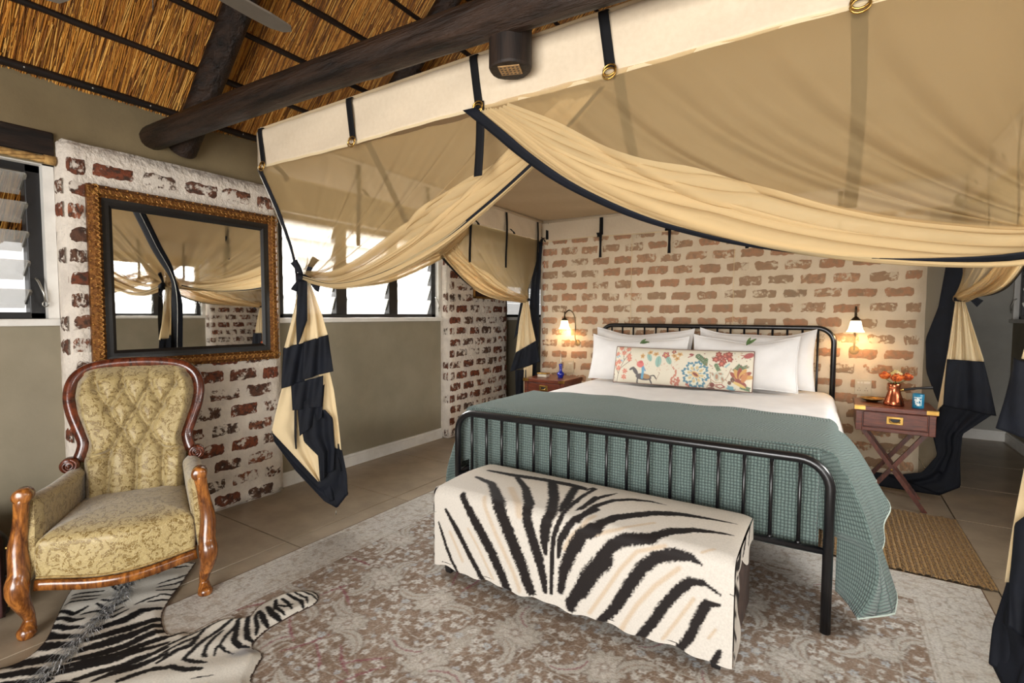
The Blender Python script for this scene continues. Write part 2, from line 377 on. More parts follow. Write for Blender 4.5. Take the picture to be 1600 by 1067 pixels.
# flat print: strokes, ellipses painted into a vertex colour field
class Paint:
    def __init__(s, U, V, base): s.U, s.V = U, V; s.c = np.tile(np.array(lin(base)), (U.size, 1)).astype(np.float32)
    def over(s, m, col): m = np.clip(m, 0, 1)[:, None]; s.c = s.c*(1-m)+np.array(lin(col), dtype=np.float32)*m
    def ell(s, cx, cy, rx, ry, ang, col, soft=.2, a=1, lobes=0, la=.15):
        dx, dy = s.U-cx, s.V-cy; R = max(rx, ry)*1.4; k = np.where((abs(dx) < R) & (abs(dy) < R))[0]
        if not k.size: return
        c, n = math.cos(ang), math.sin(ang); x = (dx[k]*c+dy[k]*n)/rx; y = (-dx[k]*n+dy[k]*c)/ry; r = np.hypot(x, y)
        if lobes: r = r/(1+la*np.cos(lobes*np.arctan2(y, x)))
        m = np.clip((1-r)/soft+.5, 0, 1)[:, None]*a; s.c[k] = s.c[k]*(1-m)+np.array(lin(col), dtype=np.float32)*m
    def stroke(s, pts, w, col, soft=.35, a=1, taper=(1, 1), jit=None):
        P = np.array(pts, float); seg = len(P)-1; mnx, mny = P.min(0)-w*2; mxx, mxy = P.max(0)+w*2
        k = np.where((s.U > mnx) & (s.U < mxx) & (s.V > mny) & (s.V < mxy))[0]
        if not k.size: return
        best = np.full(k.size, 1e9); u, v = s.U[k], s.V[k]
        for i in range(seg):
            a0, b0 = P[i], P[i+1]; d = b0-a0; L2 = max(d@d, 1e-12); t = np.clip(((u-a0[0])*d[0]+(v-a0[1])*d[1])/L2, 0, 1)
            g = (i+t)/seg; ww = w/2*np.where(g < .3, taper[0]+(1-taper[0])*g/.3, np.where(g > .7, 1+(taper[1]-1)*(g-.7)/.3, 1))
            q = np.hypot(u-a0[0]-t*d[0], v-a0[1]-t*d[1])/np.maximum(ww, 1e-6); best = np.minimum(best, q)
        if jit is not None: best = best+jit[k]
        m = np.clip((1-best)/soft+.5, 0, 1)[:, None]*a; s.c[k] = s.c[k]*(1-m)+np.array(lin(col), dtype=np.float32)*m
def grid_obj(name, P, nu, nv, colors, mat, parent=None, keep=None):   # P (nv+1)*(nu+1) points
    me = bpy.data.meshes.new(name); idx = np.arange((nu+1)*(nv+1)).reshape(nv+1, nu+1)
    F = np.stack([idx[:-1, :-1], idx[:-1, 1:], idx[1:, 1:], idx[1:, :-1]], -1).reshape(-1, 4)
    if keep is not None: F = F[keep[F].all(1)]
    used = np.unique(F); re = np.full((nu+1)*(nv+1), -1); re[used] = np.arange(used.size); F = re[F]; Q = P[used]
    org = np.array(parent.location) if parent is not None else np.zeros(3); Q = Q-org
    me.vertices.add(len(Q)); me.vertices.foreach_set('co', Q.astype(np.float32).ravel())
    me.loops.add(F.size); me.loops.foreach_set('vertex_index', F.astype(np.int32).ravel())
    me.polygons.add(len(F)); me.polygons.foreach_set('loop_start', (np.arange(len(F))*4).astype(np.int32))
    me.update(calc_edges=True)
    me.polygons.foreach_set('use_smooth', np.ones(len(F), dtype=bool))
    at = me.color_attributes.new('print', 'FLOAT_COLOR', 'POINT'); at.data.foreach_set('color', np.c_[colors[used], np.ones(used.size)].astype(np.float32).ravel())
    me.materials.append(MT[mat]); me.validate(); me.update()
    o = bpy.data.objects.new(name, me); COL.objects.link(o)
    if parent is not None: o.parent = parent
    return o

# ================================================================== SETTING
XL, XR, YF, YB = -3.46, 1.56, -2.2, 7.12
# ---- floor: stone tiles on a grout bed
fl = struct(obj('floor', MB().bb((-3.7, YF-.3, -.12), (1.8, YB+.2, -.006)), 'grout', smooth=False))
xs = [-2.594+.824*k for k in range(-2, 6)]; ys = [1.677+.839*k for k in range(-5, 8)]
xs = [-3.6]+[x for x in xs if -3.55 < x < 1.7]+[1.75]; ys = [YF-.2]+[y for y in ys if YF < y < YB]+[YB+.1]
for i in range(len(xs)-1):
    for j in range(len(ys)-1):
        g = .0035
        o = obj('tile', MB().bb((xs[i]+g, ys[j]+g, -.02), (xs[i+1]-g, ys[j+1]-g, 0), .002), 'tile', fl, smooth=False)
# ---- ground outside
struct(obj('ground', MB().bb((-14, -14, -.5), (14, 18, -.3)), 'ground', smooth=False))
# ---- bricks
def brick_mesh(L, H, seed, dep):
    r = np.random.default_rng(seed); nx, nz = 8, 4; mb = MB()
    def f(u, v):
        e = min(u, 1-u)*8 if nx else 0; ez = min(v, 1-v)*4
        d = -.006 if (e < .5 or ez < .5) else dep+r.uniform(-.003, .004)
        j = (0 if (e < .5 and ez < .5) else 1)
        return ((u-.5)*L+r.uniform(-.006, .006)*j, -d, (v-.5)*H+r.uniform(-.006, .006)*j)
    mb.grid(nx, nz, f); me = bpy.data.meshes.new('brick')
    me.from_pydata(mb.v, [], mb.f); me.polygons.foreach_set('use_smooth', [True]*len(me.polygons)); me.update(); return me
BR_ROUGH = [brick_mesh(.205, .092, k, .005) for k in range(7)]
BR_FLAT = [brick_mesh(.202, .092, 20+k, .0035) for k in range(7)]
for me in BR_ROUGH: me.materials.append(MT['brick'])
for me in BR_FLAT: me.materials.append(MT['brick_back'])
def lay(parent, a0, a1, z0, z1, place, rz, meshes, skip=None):
    pitch, course = .228, .1185; row = 0; z = z0+.06
    while z < z1-.03:
        a = a0+.11-(.114 if row % 2 else 0)
        while a < a1+.05:
            lo, hi = max(a-.102, a0+.01), min(a+.102, a1-.01)
            if hi-lo > .05 and not (skip and skip(a, z)):
                b = bpy.data.objects.new('brick', random.choice(meshes)); COL.objects.link(b); b.parent = parent
                x, y = place((lo+hi)/2); b.location = Vector((x, y, z+random.uniform(-.006, .006)))
                b.rotation_euler = (0, random.uniform(-.02, .02), rz); b.scale = ((hi-lo)/.204*random.uniform(.93, 1.03), 1, random.uniform(.88, 1.05))
            a += pitch+random.uniform(-.004, .004)
        row += 1; z += course
# ---- side walls (mirror images of each other): low wall, pillars, louvre windows above the sill
def rough_box(a, b, step=.06, amp=.004, seed=0):        # plastered block with a slightly uneven skin
    bm = bmesh.new(); bmesh.ops.create_cube(bm, size=1)
    c = [(p+q)/2 for p, q in zip(a, b)]; sz = [q-p for p, q in zip(a, b)]
    for v in bm.verts: v.co = Vector([v.co[i]*sz[i]+c[i] for i in range(3)])
    bmesh.ops.bevel(bm, geom=bm.edges[:], offset=.018, segments=2, affect='EDGES')
    for ax in (1, 2, 0):
        n = int(sz[ax]/step)
        for k in range(1, n):
            pl = [0, 0, 0]; pl[ax] = a[ax]+sz[ax]*k/n; no = [0, 0, 0]; no[ax] = 1
            bmesh.ops.bisect_plane(bm, geom=bm.verts[:]+bm.edges[:]+bm.faces[:], plane_co=pl, plane_no=no)
    r = random.Random(seed)
    bm.normal_update()
    for v in bm.verts: v.co += v.normal*r.uniform(-amp, amp*.3)
    bm.verts.index_update(); mb = MB().add([v.co.copy() for v in bm.verts], [[v.index for v in f.verts] for f in bm.faces]); bm.free(); return mb
PILL = [(.955, 2.165), (4.03, 5.17)]
def side_wall(sgn, X, wn, winN, bn):
    # sgn +1: room lies towards +x
    def bx(d0, y0, z0, d1, y1, z1, bev=0): return MB().bb((min(X+sgn*d0, X+sgn*d1), y0, z0), (max(X+sgn*d0, X+sgn*d1), y1, z1), bev)
    w = struct(obj(wn, bx(-.16, YF, 0, 0, YB, 1.235), 'khaki', smooth=False))
    obj('upper_wall', bx(-.16, YF, 1.235, 0, -.75, 2.2), 'khaki', w, smooth=False)
    for k, (y0, y1) in enumerate(PILL):
        d0, d1 = (-.16, .1)
        a = (min(X+sgn*d0, X+sgn*d1), y0, 0); b = (max(X+sgn*d0, X+sgn*d1), y1, 2.2)
        p = obj('pillar', rough_box(a, b, .07, .004, k), 'plaster', w)
        lay(p, y0+.01, y1-.01, 0, 2.2, lambda t: (X+sgn*.1, t), sgn*PI/2, BR_ROUGH)
        for q in range(9):      # brick ends in the return of the pillar
            o = bpy.data.objects.new('brick', random.choice(BR_ROUGH)); COL.objects.link(o); o.parent = p
            o.location = (X+sgn*.062, y0, .06+.1185*(2*q+random.choice((0, 1)))); o.scale = (.30, 1, .9)
    segs = [(-.75, PILL[0][0]), (PILL[0][1], PILL[1][0]), (PILL[1][1], YB)]
    bays = [2, 3, 3]
    for k, (y0, y1) in enumerate(segs):
        win = sempty('window_%d' % (winN+k))
        obj('sill', bx(-.16, y0, 1.235, .035, y1, 1.272, .006), 'white_paint', win, smooth=False)
        j = MB()
        for (p, q) in ((y0, y0+.045), (y1-.045, y1)): j.bb(*[tuple(t) for t in ((min(X+sgn*-.14, X+sgn*.012), p, 1.272), (max(X-sgn*.14, X+sgn*.012), q, 2.10))])
        j.bb((min(X-sgn*.14, X+sgn*.012), y0, 2.06), (max(X-sgn*.14, X+sgn*.012), y1, 2.10))
        obj('surround', j, 'white_paint', win, smooth=False)
        a0, a1 = y0+.045, y1-.045; fr = MB(); fd0, fd1 = -.10, -.03
        def fb(p, q, z0, z1, nm='frame'): return bx(fd0, p, z0, fd1, q, z1, .004)
        f = MB()
        for (p, q, z0, z1) in ((a0, a1, 1.272, 1.305), (a0, a1, 2.02, 2.06), (a0, a0+.06, 1.272, 2.06), (a1-.06, a1, 1.272, 2.06)):
            m = fb(p, q, z0, z1); f.add(m.v, m.f)
        obj('frame', f, 'black_frame', win, smooth=False)
        nb = bays[k]; wd = (a1-a0)/nb
        for q in range(nb):
            p0, p1 = a0+q*wd, a0+(q+1)*wd
            if q: obj('mullion', fb(p0-.055, p0+.055, 1.305, 2.02), 'black_frame', win, smooth=False)
            e0, e1 = p0+.06, p1-.06
            til = math.radians(52 if k == 0 else 22)
            for b in range(5):
                z = 1.375+b*.147; dx, dz = math.sin(til)*.074, math.cos(til)*.074
                cx = X-sgn*.065
                g = MB(); th = .003; pts = [(cx+sgn*dx, z+dz), (cx-sgn*dx, z-dz)]
                # blade slopes outwards and down
                n_ = Vector((dz, 0, -sgn*dx)).normalized()*th
                vs = []
                for yy in (e0, e1):
                    vs += [(pts[0][0]-n_.x, yy, pts[0][1]-n_.z), (pts[0][0]+n_.x, yy, pts[0][1]+n_.z), (pts[1][0]+n_.x, yy, pts[1][1]+n_.z), (pts[1][0]-n_.x, yy, pts[1][1]-n_.z)]
                g.add(vs, [(0, 1, 2, 3), (7, 6, 5, 4), (0, 4, 5, 1), (1, 5, 6, 2), (2, 6, 7, 3), (3, 7, 4, 0)])
                obj('louvre_pane', g, 'louvre', win, smooth=False)
                c = MB()
                for yy in (e0, e1):
                    c.box((cx+sgn*dx*.2, yy, z+dz*.2), (.016, .012, .10), R=Matrix.Rotation(sgn*til, 3, 'Y'))
                obj('clip', c, 'steel', win, smooth=False)
        h = MB().tube([(X+sgn*.0, a1-.04, 1.48), (X+sgn*.02, a1-.035, 1.46), (X+sgn*.035, a1-.02, 1.40), (X+sgn*.03, a1-.015, 1.36)], .006, 6)
        ring = [(X+sgn*.03, a1-.015+.012*math.cos(t), 1.348+.014*math.sin(t)) for t in np.linspace(0, 2*PI, 10)[:-1]]; h.tube(ring, .003, 5, True)
        obj('lever', h, 'steel', win)
    # baseboards between the pillars
    for k, (y0, y1) in enumerate([(YF, PILL[0][0]), (PILL[0][1], PILL[1][0]), (PILL[1][1], YB)]):
        m = bx(0, y0, 0, .018, y1, .085); q = bx(0, y0, .085, .012, y1, .105); m.add(q.v, q.f)
        struct(obj('baseboard_%s_%d' % (bn, k+1), m, 'white_paint', smooth=False))
    return w
wl = side_wall(1, XL, 'wall_left', 1, 'left')
wr = side_wall(-1, XR, 'wall_right', 4, 'right')
# ---- brick wall behind the bed
HB0, HB1, HBY = -2.66, .57, 4.72
wb = struct(obj('wall_back', rough_box((HB0, HBY, 0), (HB1, HBY+.23, 2.36), .1, .003, 5), 'plaster_fine'))
lay(wb, HB0+.01, HB1-.01, 0, 2.36, lambda t: (t, HBY), 0, BR_FLAT)
# ---- rear wall of the passage, front wall with the wide door opening
struct(obj('wall_rear', MB().bb((XL-.16, YB, 0), (XR+.16, YB+.15, 2.5)), 'grey_wall', smooth=False))
m = MB().bb((XL, YB-.018, 0), (XR, YB, .085)); m.bb((XL, YB-.012, .085), (XR, YB, .105)); struct(obj('baseboard_rear', m, 'white_paint', smooth=False))
m = MB().bb((XL-.16, YF-.15, 0), (-1.6, YF, 2.5)); m.bb((1.3, YF-.15, 0), (XR+.16, YF, 2.5)); m.bb((-1.6, YF-.15, 2.32), (1.3, YF, 2.5))
struct(obj('wall_front', m, 'khaki', smooth=False))
RIDX, Z0, X0 = -.95, 2.52, -3.4
RZ = Z0+(RIDX-X0)
for nm, y0, y1 in (('trim_1', YF-.12, YF-.03), ('trim_2', YB+.03, YB+.12)):
    g = MB(); poly = [(XL-.1, 2.48), (XR+.1, 2.48), (RIDX, RZ+.02)]
    g.prism(poly, lambda a, b, d, y=y0: (a, y+d, b), y1-y0); struct(obj(nm, g, 'canvas', smooth=False))
# ---- thatched roof
def slope(sgn):
    eave = -4.2 if sgn > 0 else 2*RIDX+4.2
    ze = Z0+(abs(eave-RIDX)*-1+ (RIDX-X0))
    n = Vector((-sgn, 0, 1)).normalized()*.16
    a = Vector((eave, 0, ze)); b = Vector((RIDX+sgn*.05, 0, RZ+.05)); off = Vector((-sgn*.012, 0, .012))
    g = MB(); vs = []
    for y in (YF-.8, YB+.8):
        for p in (a+off, b+off, b+n, a+n): vs.append((p.x, y, p.z))
    g.add(vs, [(0, 1, 2, 3), (7, 6, 5, 4), (0, 4, 5, 1), (1, 5, 6, 2), (2, 6, 7, 3), (3, 7, 4, 0)]); return g
ce = sempty('ceiling', (RIDX, 2.5, RZ))
obj('thatch_layer', slope(1), 'thatch_bed', ce, smooth=False); obj('thatch_layer', slope(-1), 'thatch_bed', ce, smooth=False)
def reeds(y0, y1, xa, xb, n, flip=False):
    ey = Vector((0, 1, 0)); es = Vector((1, 0, 1)).normalized(); en = Vector((1, 0, -1)).normalized()
    V = []; F = []; C = []
    tones = [lin(c) for c in ((196, 138, 58), (172, 112, 42), (214, 162, 82), (140, 86, 32), (186, 124, 46), (104, 64, 26))]
    for i in range(n):
        y = random.uniform(y0, y1); x = random.uniform(xa, xb); L = random.uniform(.25, .5); an = random.gauss(0, .055)
        d = (es*math.cos(an)+ey*math.sin(an)); s = d.cross(en).normalized(); r = random.uniform(.0022, .0040)
        p = Vector((x, y, Z0+(x-X0)))+en*random.uniform(-.01, .012); q = p+d*L+en*random.uniform(-.004, .004)
        o = len(V); c = random.choice(tones); k = random.uniform(.75, 1.15); c = tuple(v*k for v in c)
        if flip: p.x, q.x, s.x = 2*RIDX-p.x, 2*RIDX-q.x, -s.x
        nn = Vector((-en.x, 0, en.z)) if flip else en
        for e in (p, q):
            V += [e-s*r, e+s*r, e+nn*r*1.4]; C += [c]*3
        F += [(o, o+2, o+5, o+3), (o+2, o+1, o+4, o+5)]
    me = bpy.data.meshes.new('thatch_reeds'); me.from_pydata([tuple(v-Vector(ce.location)) for v in V], [], F)
    at = me.color_attributes.new('print', 'FLOAT_COLOR', 'POINT'); at.data.foreach_set('color', np.c_[np.array(C), np.ones(len(C))].astype(np.float32).ravel())
    me.materials.append(MT['reed']); o = bpy.data.objects.new('thatch_reeds', me); COL.objects.link(o); o.parent = ce; o['kind'] = 'stuff'
reeds(.1, 3.6, -3.55, -1.6, 38000); reeds(-.6, 1.3, -4.2, -3.5, 3000); reeds(3.4, 6.8, -3.5, -1.6, 9000); reeds(-2.4, .1, -3.5, -1.1, 13000); reeds(.1, 6.8, -1.6, -1.1, 8000); reeds(-2.4, 6.8, -3.5, -1.1, 30000, True)
def pole(name, a, b, r, parent, mat, seed, amp=.1, n=10, seg=24):
    rr = random.Random(seed); a, b = Vector(a), Vector(b); pts = []; rad = []
    for i in range(seg+1):
        t = i/seg; pts.append(a.lerp(b, t)+Vector((rr.uniform(-1, 1), rr.uniform(-1, 1), rr.uniform(-1, 1)))*r*amp); rad.append(r*(1+rr.uniform(-amp, amp)))
    return obj(name, MB().tube(pts, rad, n), mat, parent)
for k in range(9):
    x = X0+.2165*k; nrm = Vector((1, 0, -1)).normalized()*.02
    p = Vector((x, 0, Z0+(x-X0)))+nrm; q = Vector((2*RIDX-p.x, 0, p.z))
    for sd, c in enumerate((p, q)):
        r = .017 if k else .02
        b = pole('batten', (c.x, YF-.6, c.z), (c.x, YB+.6, c.z), r, ce, 'log_y', k*2+sd, .16, 7, 60)
        if k == 0 and sd == 0:
            s = MB()
            for yy in np.arange(.3, 3.4, .27): s.ball((c.x+.018, yy, c.z-.004), .006, 6, 4)
            obj('screw', s, 'steel', b)
# ---- canvas strip between the wall tops and the thatch, wall plate and rope
for sgn, X in ((1, XL), (-1, XR)):
    def cv(u, v, sgn=sgn, X=X):
        y = lerp(YF, YB, u); sag = .03*math.sin(PI*v)*(1+.6*math.sin(y*5.1)+.3*math.sin(y*11+2))
        return (X+sgn*(.045+.0*v)-sgn*sag*.6+sgn*.012*math.sin(y*9+v*3)*math.sin(PI*v), y, lerp(2.06, 2.525, v))
    c = tag(obj('canvas_skirt', MB().grid(150, 8, cv), 'canvas', solid=.004), ('olive canvas skirt between thatch and brick pillar with framed mirror' if sgn > 0 else 'olive canvas skirt under the thatch above the wall facing the mirror'), 'canvas', 'canvas skirts')
    x0 = X+sgn*.0
    tag(obj('wall_plate', MB().bb((min(x0, x0+sgn*.075), YF, 2.105), (max(x0, x0+sgn*.06), PILL[0][0]-.005, 2.225), .008), 'log_y', smooth=False), 'black timber wall plate over the louvre window beside the mirror pillar' if sgn > 0 else 'black timber wall plate over the louvre window facing the suitcase', 'beam', 'wall plates')
pts = [(XL+.062, y, 2.082) for y in np.arange(-.7, PILL[0][0]-.01, .012)]
rp = thing('rope', 'twisted sisal rope under the black wall plate above louvre window', 'rope', (XL+.062, PILL[0][0]-.02, 2.082))
for k in range(3):
    st = [(p[0]+.010*math.cos(i*.32+k*2*PI/3), p[1], p[2]+.010*math.sin(i*.32+k*2*PI/3)) for i, p in enumerate(pts)]
    obj('strand', MB().tube(st, .0095, 6), 'rope', rp)
obj('end_wrap', MB().tube([(XL+.062, PILL[0][0]-.05, 2.082), (XL+.062, PILL[0][0]-.006, 2.082)], .023, 10), 'rope', rp)
# ---- roof timbers
def log(name, a, b, r, mat, seed, knots=()):
    rr = random.Random(seed); a, b = Vector(a), Vector(b); L = (b-a).length; seg = int(L/.05); n = 20
    t = (b-a).normalized(); up = Vector((0, 0, 1)) if abs(t.z) < .9 else Vector((1, 0, 0)); nx = (up-t*up.dot(t)).normalized(); ny = t.cross(nx)
    ph = [rr.uniform(0, 6) for _ in range(6)]
    def f(u, v):
        an = 2*PI*u; s = v*L
        q = r*(1+.05*math.sin(s*1.7+ph[0])+.035*math.sin(an*2+s*2.3+ph[1])+.025*math.sin(an*3-s*1.3+ph[2])+.012*math.sin(an*7+ph[3]+s*.5)+.008*math.sin(an*11+ph[4]))
        for (ks, ka, kr) in knots:
            d2 = ((s-ks)/.06)**2+((math.atan2(math.sin(an-ka), math.cos(an-ka)))/.35)**2
            q += r*kr*math.exp(-d2)
        c = a+t*s+nx*(.012*math.sin(s*1.1+ph[5]))
        return c+nx*(math.cos(an)*q)+ny*(math.sin(an)*q)
    g = MB().grid(n, seg, f, cu=True); N = len(g.v)
    g.f.append(tuple(range(n-1, -1, -1))); g.f.append(tuple(N-n+k for k in range(n)))
    return obj(name, g, mat, angle=50)
beam = tag(log('tie_beam', (-3.44, 1.41, 2.335), (1.5, 1.41, 2.225), .068, 'log', 3, [(1.35, 2.6, .12), (1.9, 3.4, .1), (2.35, 2.9, .1), (.7, 3.0, .1)]), 'thick dark horizontal log beam resting on the mirror pillar', 'beam')
for i, (y, lab) in enumerate(((1.570, 'dark sloping rafter log rising from behind the tie beam end'), (2.75, 'dark sloping rafter log mostly hidden behind beam and canopy'))):
    o = Vector((1, 0, -1)).normalized()*.130
    a = Vector((-3.52, y, Z0+(-3.52-X0)))+o; b = Vector((RIDX-.30, y, RZ-.30))+o
    tag(log('rafter', a, b, .074, 'log', 11+i), lab, 'beam', 'roof rafters')
kp = thing('king_post', 'dark round king post stub hanging below the tie beam', 'post', (-.94, 1.456, 2.12))
def kpf(u, v):
    an = 2*PI*u; r = .070*(1+.03*math.sin(an*5)+.02*math.sin(an*2+1)); return (-.94+r*math.cos(an)*(1 if v > .02 else .95), 1.456+r*math.sin(an)*(1 if v > .02 else .95), 2.118+.15*v)
g = MB().grid(18, 30, kpf, cu=True); g.f.append(tuple(range(17, -1, -1))); obj('post', g, 'log_z', kp, angle=40)
pl = MB(); pl.box((-.935, 1.449, 2.117), (.072, .062, .003), rz=.35); npl = obj('nail_plate', pl, 'nail_plate', kp, smooth=False)
sl = MB()
for i in range(4):
    for j in range(5):
        d = Matrix.Rotation(.35, 3, 'Z') @ Vector(((j-2)*.0135, (i-1.5)*.0145, 0)); sl.box((-.935+d.x, 1.449+d.y, 2.1152), (.007, .004, .002), rz=.35)
obj('punched_slots', sl, 'black_wood', npl, smooth=False)
# ---- ceiling fan
fx, fy, fz = -1.99, .74, 2.52
fan = thing('ceiling_fan', 'ceiling fan with grey-brown blades under the thatch', 'fan', (fx, fy, fz))
obj('motor', MB().lathe([(.0, -.07), (.06, -.065), (.095, -.03), (.1, .02), (.07, .06), (.02, .08)], 24, (fx, fy, fz)), 'fan_dark', fan)
obj('downrod', MB().tube([(fx, fy, fz+.07), (fx, fy, Z0+fx-X0+.0)], .013, 10), 'fan_dark', fan)
for k in range(4):
    R = Matrix.Rotation(k*PI/2+.06, 3, 'Z') @ Matrix.Rotation(.17, 3, 'Y')
    out = [(-.045, .17), (-.06, .3), (-.066, .5), (-.06, .585), (-.03, .625), (.02, .63), (.055, .60), (.068, .5), (.06, .3), (.045, .17)]
    g = MB().prism(out, lambda a, b, d, R=R: R @ Vector((a, b, d))+Vector((fx, fy, fz)), .008); bl = obj('blade', g, 'fan', fan, smooth=False)
    br = MB(); br.prism([(-.012, .08), (-.02, .33), (.0, .36), (.02, .33), (.012, .08)], lambda a, b, d, R=R: R @ Vector((a, b, d-.006))+Vector((fx, fy, fz)), .006); obj('blade_bracket', br, 'fan_dark', bl, smooth=False)
obj('pull_cord', MB().tube([(fx+.03, fy+.08, fz-.05), (fx+.03, fy+.08, fz-.2)], .0018, 5), 'fan_dark', fan)

# ================================================================== RUGS
# large faded rug: print painted on a fine grid
RX0, RX1, RY0, RY1 = -2.44, .63, -.95, 3.15
def make_rug():
    step = .0058; nu = int((RX1-RX0)/step); nv = int((RY1-RY0)/step)
    U, V = np.meshgrid(np.linspace(RX0, RX1, nu+1), np.linspace(RY0, RY1, nv+1)); U, V = U.ravel(), V.ravel()
    r = np.random.default_rng(3)
    def fnoise(sc, seed):       # smooth value noise
        g = np.random.default_rng(seed).random((64, 64)); x = U*sc % 63; y = V*sc % 63; i, j = x.astype(int), y.astype(int); fx, fy = x-i, y-j
        fx, fy = fx*fx*(3-2*fx), fy*fy*(3-2*fy); i2, j2 = (i+1) % 64, (j+1) % 64
        return (g[i, j]*(1-fx)+g[i2, j]*fx)*(1-fy)+(g[i, j2]*(1-fx)+g[i2, j2]*fx)*fy
    wob = (fnoise(60, 1)-.5)*.008+(fnoise(140, 2)-.5)*.006
    brown, pale, white, pink, blue = (142, 120, 102), (198, 193, 183), (222, 219, 212), (150, 88, 98), (196, 201, 204)
    p = Paint(U+wob, V+(fnoise(90, 5)-.5)*.008, brown)
    ff = fnoise(22, 9); p.over(np.clip((ff-.45)*3, 0, 1)*.4, (118, 98, 82)); ff = fnoise(9, 8); p.over(np.clip((ff-.5)*3, 0, 1)*.45, (168, 148, 130)); p.over(np.clip((fnoise(48, 41)-.55)*5, 0, 1)*.35, (176, 158, 140))
    # vines
    for sd, sc, lev in ((11, 5, .5), (12, 6.5, .46), (13, 8, .54), (14, 7, .5), (15, 10, .48)):
        n = fnoise(sc, sd); g = abs(n-lev); p.over(np.clip(1.4-g/.009, 0, 1)*.8, pale)
    # small blossoms
    def blossom(x, y, s):
        p.ell(x, y, s*1.12, s*1.12, 0, (112, 92, 78), .4, .5, 5, .2); p.ell(x, y, s, s, r.uniform(0, 1), white if r.random() < .75 else blue, .35, .92, 5, .22)
        p.ell(x, y, s*.34, s*.34, 0, (156, 134, 120), .6, .8)
    for gx in np.arange(RX0+.3, RX1-.3, .056):
        for gy in np.arange(RY0+.3, RY1-.28, .056):
            x = gx+r.uniform(-.018, .018)+(.028 if int(gy/.056) % 2 else 0); y = gy+r.uniform(-.018, .018); s = r.uniform(.009, .018)
            blossom(x, y, s)
            if r.random() < .7:
                a = r.uniform(0, 6.3); p.stroke([(x, y), (x+.02*math.cos(a), y+.02*math.sin(a)), (x+.05*math.cos(a+.5), y+.05*math.sin(a+.5))], .006, pale, .5, .85); p.ell(x+.05*math.cos(a+.5), y+.05*math.sin(a+.5), .012, .007, a, white, .4, .8)
    # large rosettes and sickle leaves
    for gx in np.arange(RX0+.40, RX1-.25, .40):
        for q, gy in enumerate(np.arange(RY0+.12, RY1-.28, .36)):
            x = gx+r.uniform(-.05, .05)+(.2 if q % 2 else 0); y = gy+r.uniform(-.04, .04); s = r.uniform(.07, .105); a = r.uniform(0, 6.3)
            p.ell(x, y, s*1.1, s*.95, a, (116, 96, 82), .16, .75, 11, .12); p.ell(x, y, s, s*.86, a, pale, .14, .97, 11, .12); p.ell(x, y, s*.78, s*.66, a, (176, 164, 150), .2, .7, 9, .15); p.ell(x, y, s*.68, s*.56, a, (212, 207, 198), .2, .85, 9, .15)
            for w in range(9): b = a+w*.7; p.stroke([(x+s*.15*math.cos(b), y+s*.15*math.sin(b)), (x+s*.9*math.cos(b+.2), y+s*.8*math.sin(b+.2))], .005, (164, 148, 132), .6, .55)
            p.ell(x, y, s*.26, s*.24, a, (150, 128, 112), .4, .7, 6, .2); p.ell(x, y, s*.13, s*.13, a, white, .4, .8)
            for w in range(2):
                b = a+1.5+w*PI; cx, cy = x+.16*math.cos(b), y+.16*math.sin(b)
                arc = [(cx+.10*math.cos(b+1.2+t), cy+.10*math.sin(b+1.2+t)) for t in np.linspace(0, 2.2, 9)]
                p.stroke(arc, .058, (118, 98, 84), .25, .7, (.15, .1)); p.stroke(arc, .048, pale, .25, .95, (.12, .08)); p.stroke(arc[1:-1], .008, (160, 140, 124) if r.random() < .7 else pink, .5, .8)
                for t in arc[1:-1]: p.stroke([t, (t[0]+r.uniform(-.02, .02), t[1]+r.uniform(-.02, .02))], .004, (166, 148, 132), .5, .6)
            if x < -1.2 and y < 1.7:
                for w in range(2):
                    c = r.uniform(0, 6.3); l = [(x+(.14+t)*math.cos(c+t), y+(.14+t)*math.sin(c+t)) for t in (0, .06, .12, .18)]; p.stroke(l, .012, (146, 78, 92), .5, .75, (.5, .3))
    # border
    d = np.minimum.reduce([U-RX0, RX1-U, RY1-V, V-RY0]); bd = d < .28
    bcol = np.array(lin((208, 204, 196)), dtype=np.float32); m = np.clip((.285-d)/.006, 0, 1)[:, None]; p.c = p.c*(1-m)+bcol*m
    p.over((np.clip((fnoise(16, 21)-.5)*4, 0, 1)*bd)*.35, (206, 200, 186)); p.over((np.clip(1.2-abs(fnoise(24, 22)-.5)/.03, 0, 1)*bd)*.6, (150, 138, 124))
    p.over((np.clip(1.2-abs(fnoise(33, 27)-.45)/.03, 0, 1)*bd)*.55, (160, 148, 132)); p.over((np.clip((fnoise(45, 23)-.62)*6, 0, 1)*bd)*.4, (150, 124, 100))
    for dd in (.285, .268, .225, .06, .035): p.over(np.clip(1-abs(d-dd)/.004, 0, 1)*.45, (140, 122, 102))
    p.over(np.clip((fnoise(120, 31)-.5)*3, 0, 1)*.18, (110, 92, 76)); p.over(np.clip((fnoise(200, 32)-.6)*4, 0, 1)*.25, (226, 222, 212))
    P = np.c_[U, V, np.full(U.size, .009)]
    root = thing('area_rug', 'large faded brown and grey floral rug under the bed foot', 'rug', ((RX0+RX1)/2, 1.1, 0))
    grid_obj('pile', P, nu, nv, p.c, 'rugmat', root)
    obj('rug_base', MB().bb((RX0-.006, RY0, .0005), (RX1+.006, RY1+.006, .0085)), 'rugedge', root, smooth=False)
make_rug()
